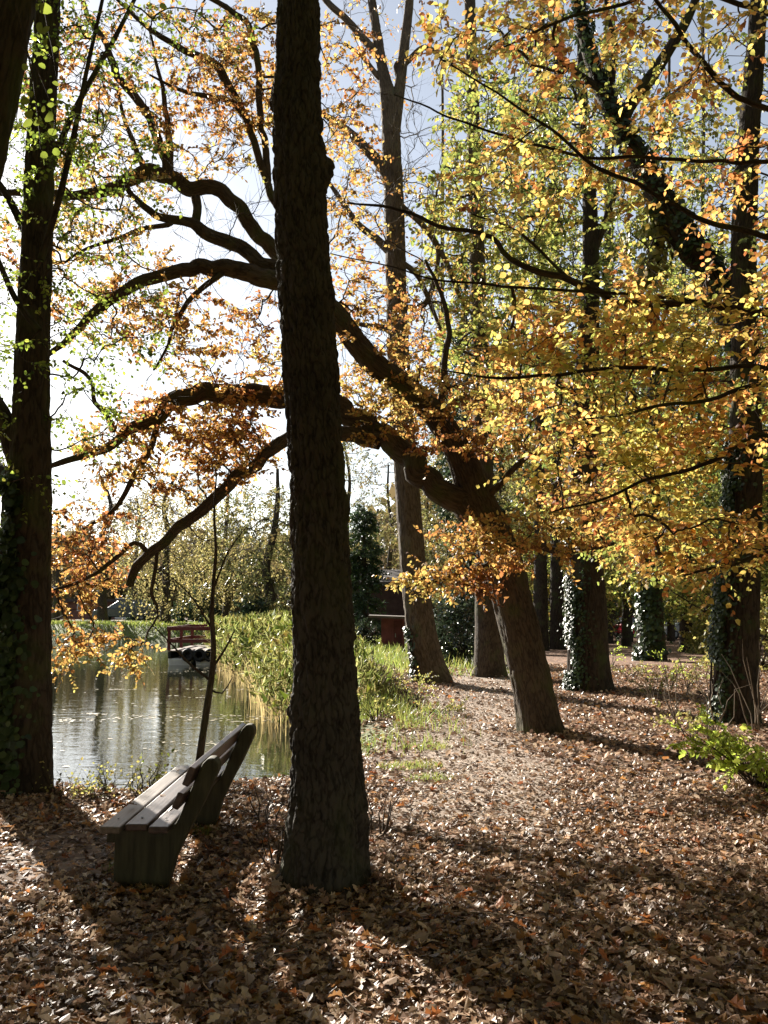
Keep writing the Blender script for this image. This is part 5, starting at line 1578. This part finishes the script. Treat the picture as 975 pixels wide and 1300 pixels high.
# thin plants on the lip of the pond seen against the water
for i in range(16):
    px = rng.uniform(75, 235)
    p = base_at(px, 1012 + rng.uniform(-4, 6))
    weed('pond_weed', 'thin weed with few leaves on the pond lip against the bright water', p[0], p[1], rng.uniform(.12, .36), 4, 'weed_leaf', .028, .10, 'plant', 3, 'weeds on the pond lip')
p = base_at(180, 1020)
weed('pond_weed', 'weed with one bright yellow leaf cluster on the pond lip left of the bench', p[0], p[1], .45, 3, 'shrub_leaf', .05, .12, 'plant', 2)
for (px, py, lb) in ((348, 1105, 'bare twigs sprouting at the left foot of the foreground trunk'), (480, 1060, 'few thin twigs at the right foot of the foreground trunk'), (335, 1050, 'thin bare twigs between the bench and the foreground trunk')):
    p = base_at(px, py)
    weed('bare_shrub', lb, p[0], p[1], .45, 6, 'weed_leaf', .04, .2, 'shrub', 3, bare=True)

# dark glossy bush between the tall tree and the oak
def bush(label, px, py, w, h, Y, mat, n, size, name='bush', zoff=0):
    x = P(px, 768, Y)[0]; z = gz(x, Y)
    root = thing(name, label, 'bush', (x, Y, z))
    W = w / 2 * Y / F_PX; H = h * Y / F_PX
    a = rng.uniform(0, 2 * PI, n); c = rng.uniform(-.15, 1, n); s = np.sqrt(np.clip(1 - c * c, 0, 1))
    rr = rng.uniform(.55, 1.05, n) * (.78 + .45 * fbm(a * 2 + 10, c * 3 + 10, int(px)))
    pos = np.stack([x + W * rr * s * np.cos(a), Y + W * rr * s * np.sin(a), z + H * rr * np.maximum(c, -.02) * .98 + .05], -1)
    ms = Mesh()
    k = min(60, n)
    t = np.linspace(0, 1, 4)[None, :, None]
    b0 = np.array([x, Y, z - .05]) + rng.normal(0, .1, (k, 3)) * np.array([1, 1, 0])
    Pts = b0[:, None, :] * (1 - t) + pos[:k, None, :] * t; Pts[:, 1:3] += rng.normal(0, .05, (k, 2, 3))
    tube_batch(ms, Pts, np.broadcast_to(np.array([.02, .015, .01, .004]), (k, 4)), 4)
    build(ms, 'stems', M['twig'], root, 'stuff')
    ml = Mesh()
    d = norm(pos - np.array([x, Y, z + H * .3])) + rng.normal(0, .6, (n, 3))
    sprays(ml, None, pos, d, rng, length=.35, nleaf=7, size=size, flat=.4, jit=.6)
    build(ml, 'foliage', M[mat], root, 'stuff')


bush('dark glossy evergreen bush between the tall straight tree and the leaning oak', 585, 838, 75, 92, 26, 'holly_leaf', 900, .10)
bush('dark evergreen bush left of the red shed door', 462, 815, 24, 30, 34, 'holly_leaf', 250, .10)
bush('shadowy bush on the far shore right of the gold willow', 250, 790, 60, 42, 60, 'conifer_leaf', 350, .22)
bush('dark round bush on the far shore by the white seat', 322, 795, 44, 36, 50, 'conifer_leaf', 300, .2)
bush('dark bush on the far shore behind the dark car', 185, 785, 40, 24, 66, 'conifer_leaf', 260, .2)
bush('green bush under the trees behind the right edge tree', 955, 840, 110, 90, 24, 'weed_leaf', 600, .10)
bush('olive bush in the woods between the ivy trunks', 905, 832, 60, 50, 34, 'weed_leaf', 600, .12)
bush('low green bush in the woods behind the slim black trunks', 690, 812, 70, 40, 48, 'far_leaf', 400, .15)
bush('green bush at the wood edge left of the black slim trunks', 650, 815, 60, 55, 44, 'far_leaf', 400, .15)

# fallen log in front of the dark bush
lg = thing('log', 'pale fallen log lying in front of the dark glossy bush', 'log', base_at(595, 840))
pts, rad = px_path([(576, 836, 6), (595, 838, 7), (616, 842, 7)], base_at(595, 842)[1])
mk(lg, 'stem', M['bark_pale'], pts, rad, 12, .1, amp=.006)

# white seat and post on the far shore
ws = on_ground(308, 46.0)
seat = thing('garden_seat', 'small white seat on the lawn across the pond beside a pale post', 'bench', ws)
mb = Mesh(); mb.box(ws + np.array([0, 0, .42]), (1.3, .4, .06)); build(mb, 'seat', M['white'], seat, smooth=False)
for s_ in (-.5, .5):
    mb = Mesh(); mb.box(ws + np.array([s_, 0, .18]), (.08, .36, .42)); build(mb, 'leg', M['white'], seat, smooth=False)
wp = on_ground(295, 45.0)
mb = Mesh(); mb.box(wp + np.array([0, 0, .45]), (.14, .14, 1.0)); mb.box(wp + np.array([0, 0, .98]), (.2, .2, .06)); o = build(mb, 'post', M['white'], None, smooth=False)
tag(o, 'short pale post left of the white seat across the pond', 'post')

# ================================================================== FALLEN LEAVES
rng = np.random.default_rng(67)


def litter_positions(n, r0, r1, half):
    a = np.radians(rng.uniform(-half, half, n))
    r = np.sqrt(rng.uniform(r0 * r0, r1 * r1, n))
    x = r * np.sin(a); y = r * np.cos(a)
    sd = pond_sd(x, y)
    pm = path_mask(x, y); gm = grass_mask(x, y, sd)
    k = (sd > .12) & (rng.uniform(0, 1, n) > np.maximum(pm * .86, gm * .75))
    # bare soil patch in front of the bench seat
    bare = (1 - sstep(.3, .75, np.hypot((x + 2.35) / 1.0, (y - 6.1) / 1.5))) * .8
    k &= rng.uniform(0, 1, n) > bare
    x = x[k]; y = y[k]
    return np.stack([x, y, terrain(x, y)], -1)


def lay(mb, p, size, shape, tilt, lift):
    n = len(p)
    a = rng.uniform(0, 2 * PI, n)
    d = np.stack([np.cos(a), np.sin(a), rng.normal(0, tilt, n)], -1)
    nr = np.stack([rng.normal(0, tilt, n), rng.normal(0, tilt, n), np.ones(n)], -1)
    p = p + np.stack([0 * a, 0 * a, rng.uniform(.0, 1, n) * lift + .004], -1)
    leaves(mb, p, d, nr, size, shape, rng, wid=(.7, 1.2), curl=1.6)


p = litter_positions(115000, 2.3, 9.5, 33)
is_or = rng.uniform(0, 1, len(p)) < .035
mb = Mesh(); pq = p[~is_or]; h_ = len(pq) * 4 // 10
lay(mb, pq[:h_], rng.uniform(.033, .078, h_), 'oak', .3, .03)
lay(mb, pq[h_:], rng.uniform(.02, .06, len(pq) - h_), 'ovate', .32, .022)
o = build(mb, 'leaf_litter', M['litter'], ground, 'stuff', smooth=False)
p2 = litter_positions(120000, 9.5, 26, 31)
is2 = rng.uniform(0, 1, len(p2)) < .05
mb = Mesh(); lay(mb, p2[~is2], rng.uniform(.04, .095, (~is2).sum()), 'ovate', .4, .03)
build(mb, 'leaf_litter', M['litter'], ground, 'stuff', smooth=False)
px_ = rng.uniform(-1.2, 3.6, 60000); py_ = rng.uniform(6.2, 20, 60000)
kk = rng.uniform(0, 1, 60000) < path_mask(px_, py_) * .75
q_ = np.stack([px_, py_, terrain(px_, py_)], -1)[kk]
mb = Mesh(); lay(mb, q_, rng.uniform(.014, .045, len(q_)), 'diamond', .35, .008)
build(mb, 'leaf_fragments', M['litter_pale'], ground, 'stuff', smooth=False)
mb = Mesh(); lay(mb, p2[is2], rng.uniform(.05, .10, is2.sum()), 'ovate', .4, .04); lay(mb, p[is_or][300:], rng.uniform(.05, .09, max(0, is_or.sum() - 300)), 'oak', .35, .04)
build(mb, 'leaf_litter', M['litter_orange'], ground, 'stuff', smooth=False)
# the leaves one can pick out singly in the foreground
variants = []
for k in range(8):
    mb = Mesh(); tv = np.zeros((1, 3))
    leaves(mb, tv - np.array([[0, .5, 0]]), np.array([[0, 1., 0]]), np.array([[0, 0, 1.]]), [1.0], 'oak' if k % 3 else 'ovate', rng, wid=(.8, 1.3), curl=1.7)
    variants.append(mb.data('fallen_leaf', M['litter_orange'] if k % 2 else M['litter'], False))
pf = litter_positions(2600, 2.9, 6.4, 25)[:300]
for k, q in enumerate(pf):
    o = bpy.data.objects.new('fallen_leaf', variants[k % 8]); COL.objects.link(o)
    o.parent = ground
    s = rng.uniform(.055, .095)
    o.scale = (s, s, s); o.location = (q[0], q[1], q[2] + rng.uniform(.03, .05))
    o.rotation_euler = (rng.normal(0, .35), rng.normal(0, .35), rng.uniform(0, 6.28))
mb = Mesh()
for (bx, by_, r0, n_) in ((*G(415, 1138)[:2], .27, 700), (*base_at(683, 934)[:2], .42, 500), (*base_at(28, 1012)[:2], .30, 400)):
    aa_ = rng.uniform(0, 2 * PI, n_); rr_ = r0 + np.abs(rng.normal(0, .13, n_))
    x_ = bx + rr_ * np.cos(aa_); y_ = by_ + .15 + rr_ * np.sin(aa_)
    q_ = np.stack([x_, y_, terrain(x_, y_) + np.clip(.07 - (rr_ - r0) * .3, 0, 1) * rng.uniform(0, 1, n_)], -1)
    lay(mb, q_, rng.uniform(.03, .075, n_), 'oak', .5, .02)
build(mb, 'banked_leaves', M['litter'], ground, 'stuff', smooth=False)
for k, (lx, ly) in enumerate(((-1.62, 5.75), (-1.45, 6.6), (-1.34, 5.62), (-1.50, 6.05), (-1.60, 6.9), (-1.33, 6.35))):
    o = bpy.data.objects.new('fallen_leaf', variants[(k * 3 + 2) % 8]); COL.objects.link(o)
    s_ = rng.uniform(.045, .065); o.scale = (s_, s_, s_); o.location = (lx, ly, .418); o.rotation_euler = (rng.normal(0, .12), rng.normal(0, .12), rng.uniform(0, 6))
    tag(o, 'small fallen leaf lying on the ' + ('outer seat plank nearer the middle of the bench', 'middle seat plank towards the far end of the bench', 'rear seat plank near the close end of the bench', 'middle seat plank halfway along the bench', 'outer seat plank towards the far end of the bench', 'rear seat plank halfway along the bench')[k], 'leaf', 'leaves on the bench seat')
# loose twigs lying on the litter
pt = litter_positions(420, 2.6, 12, 30)
a = rng.uniform(0, PI, len(pt)); L = rng.uniform(.08, .4, len(pt))
t = np.linspace(-.5, .5, 4)
Pts = pt[:, None, :] + (np.stack([np.cos(a), np.sin(a), 0 * a], -1)[:, None, :] * (L[:, None] * t[None])[..., None]) + np.array([0, 0, .035])
Pts += rng.normal(0, .01, Pts.shape)
mb = Mesh(); tube_batch(mb, Pts, np.full((len(pt), 4), .0035), 4)
build(mb, 'fallen_twigs', M['twig_pale'], ground, 'stuff')
# scum and leaves floating on the pond
x = rng.uniform(-12, -1, 9000); y = rng.uniform(10, 34, 9000); sd = pond_sd(x, y)
nz = fbm(x * .35 + 4, y * 1.1, 91)
k = (sd < -.15) & (nz > .60) & (y > 13)
k |= (sd < -.1) & (rng.uniform(0, 1, 9000) < .015)
pp = np.stack([x, y, np.full(len(x), WATER_Z + .006)], -1)[k]
mb = Mesh(); n = len(pp); a = rng.uniform(0, 2 * PI, n)
leaves(mb, pp, np.stack([np.cos(a), np.sin(a), 0 * a], -1), np.tile([0, 0, 1.0], (n, 1)), rng.uniform(.05, .11, n), 'ovate', rng, curl=.15)
o = build(mb, 'floating_leaves', M['float_leaf'], None, 'stuff'); tag(o, 'pale leaves and scum drifting on the pond surface', 'leaves')
tri = sum(sum(len(pl.vertices) - 2 for pl in me.polygons) for me in bpy.data.meshes)
print("TRIS", tri)
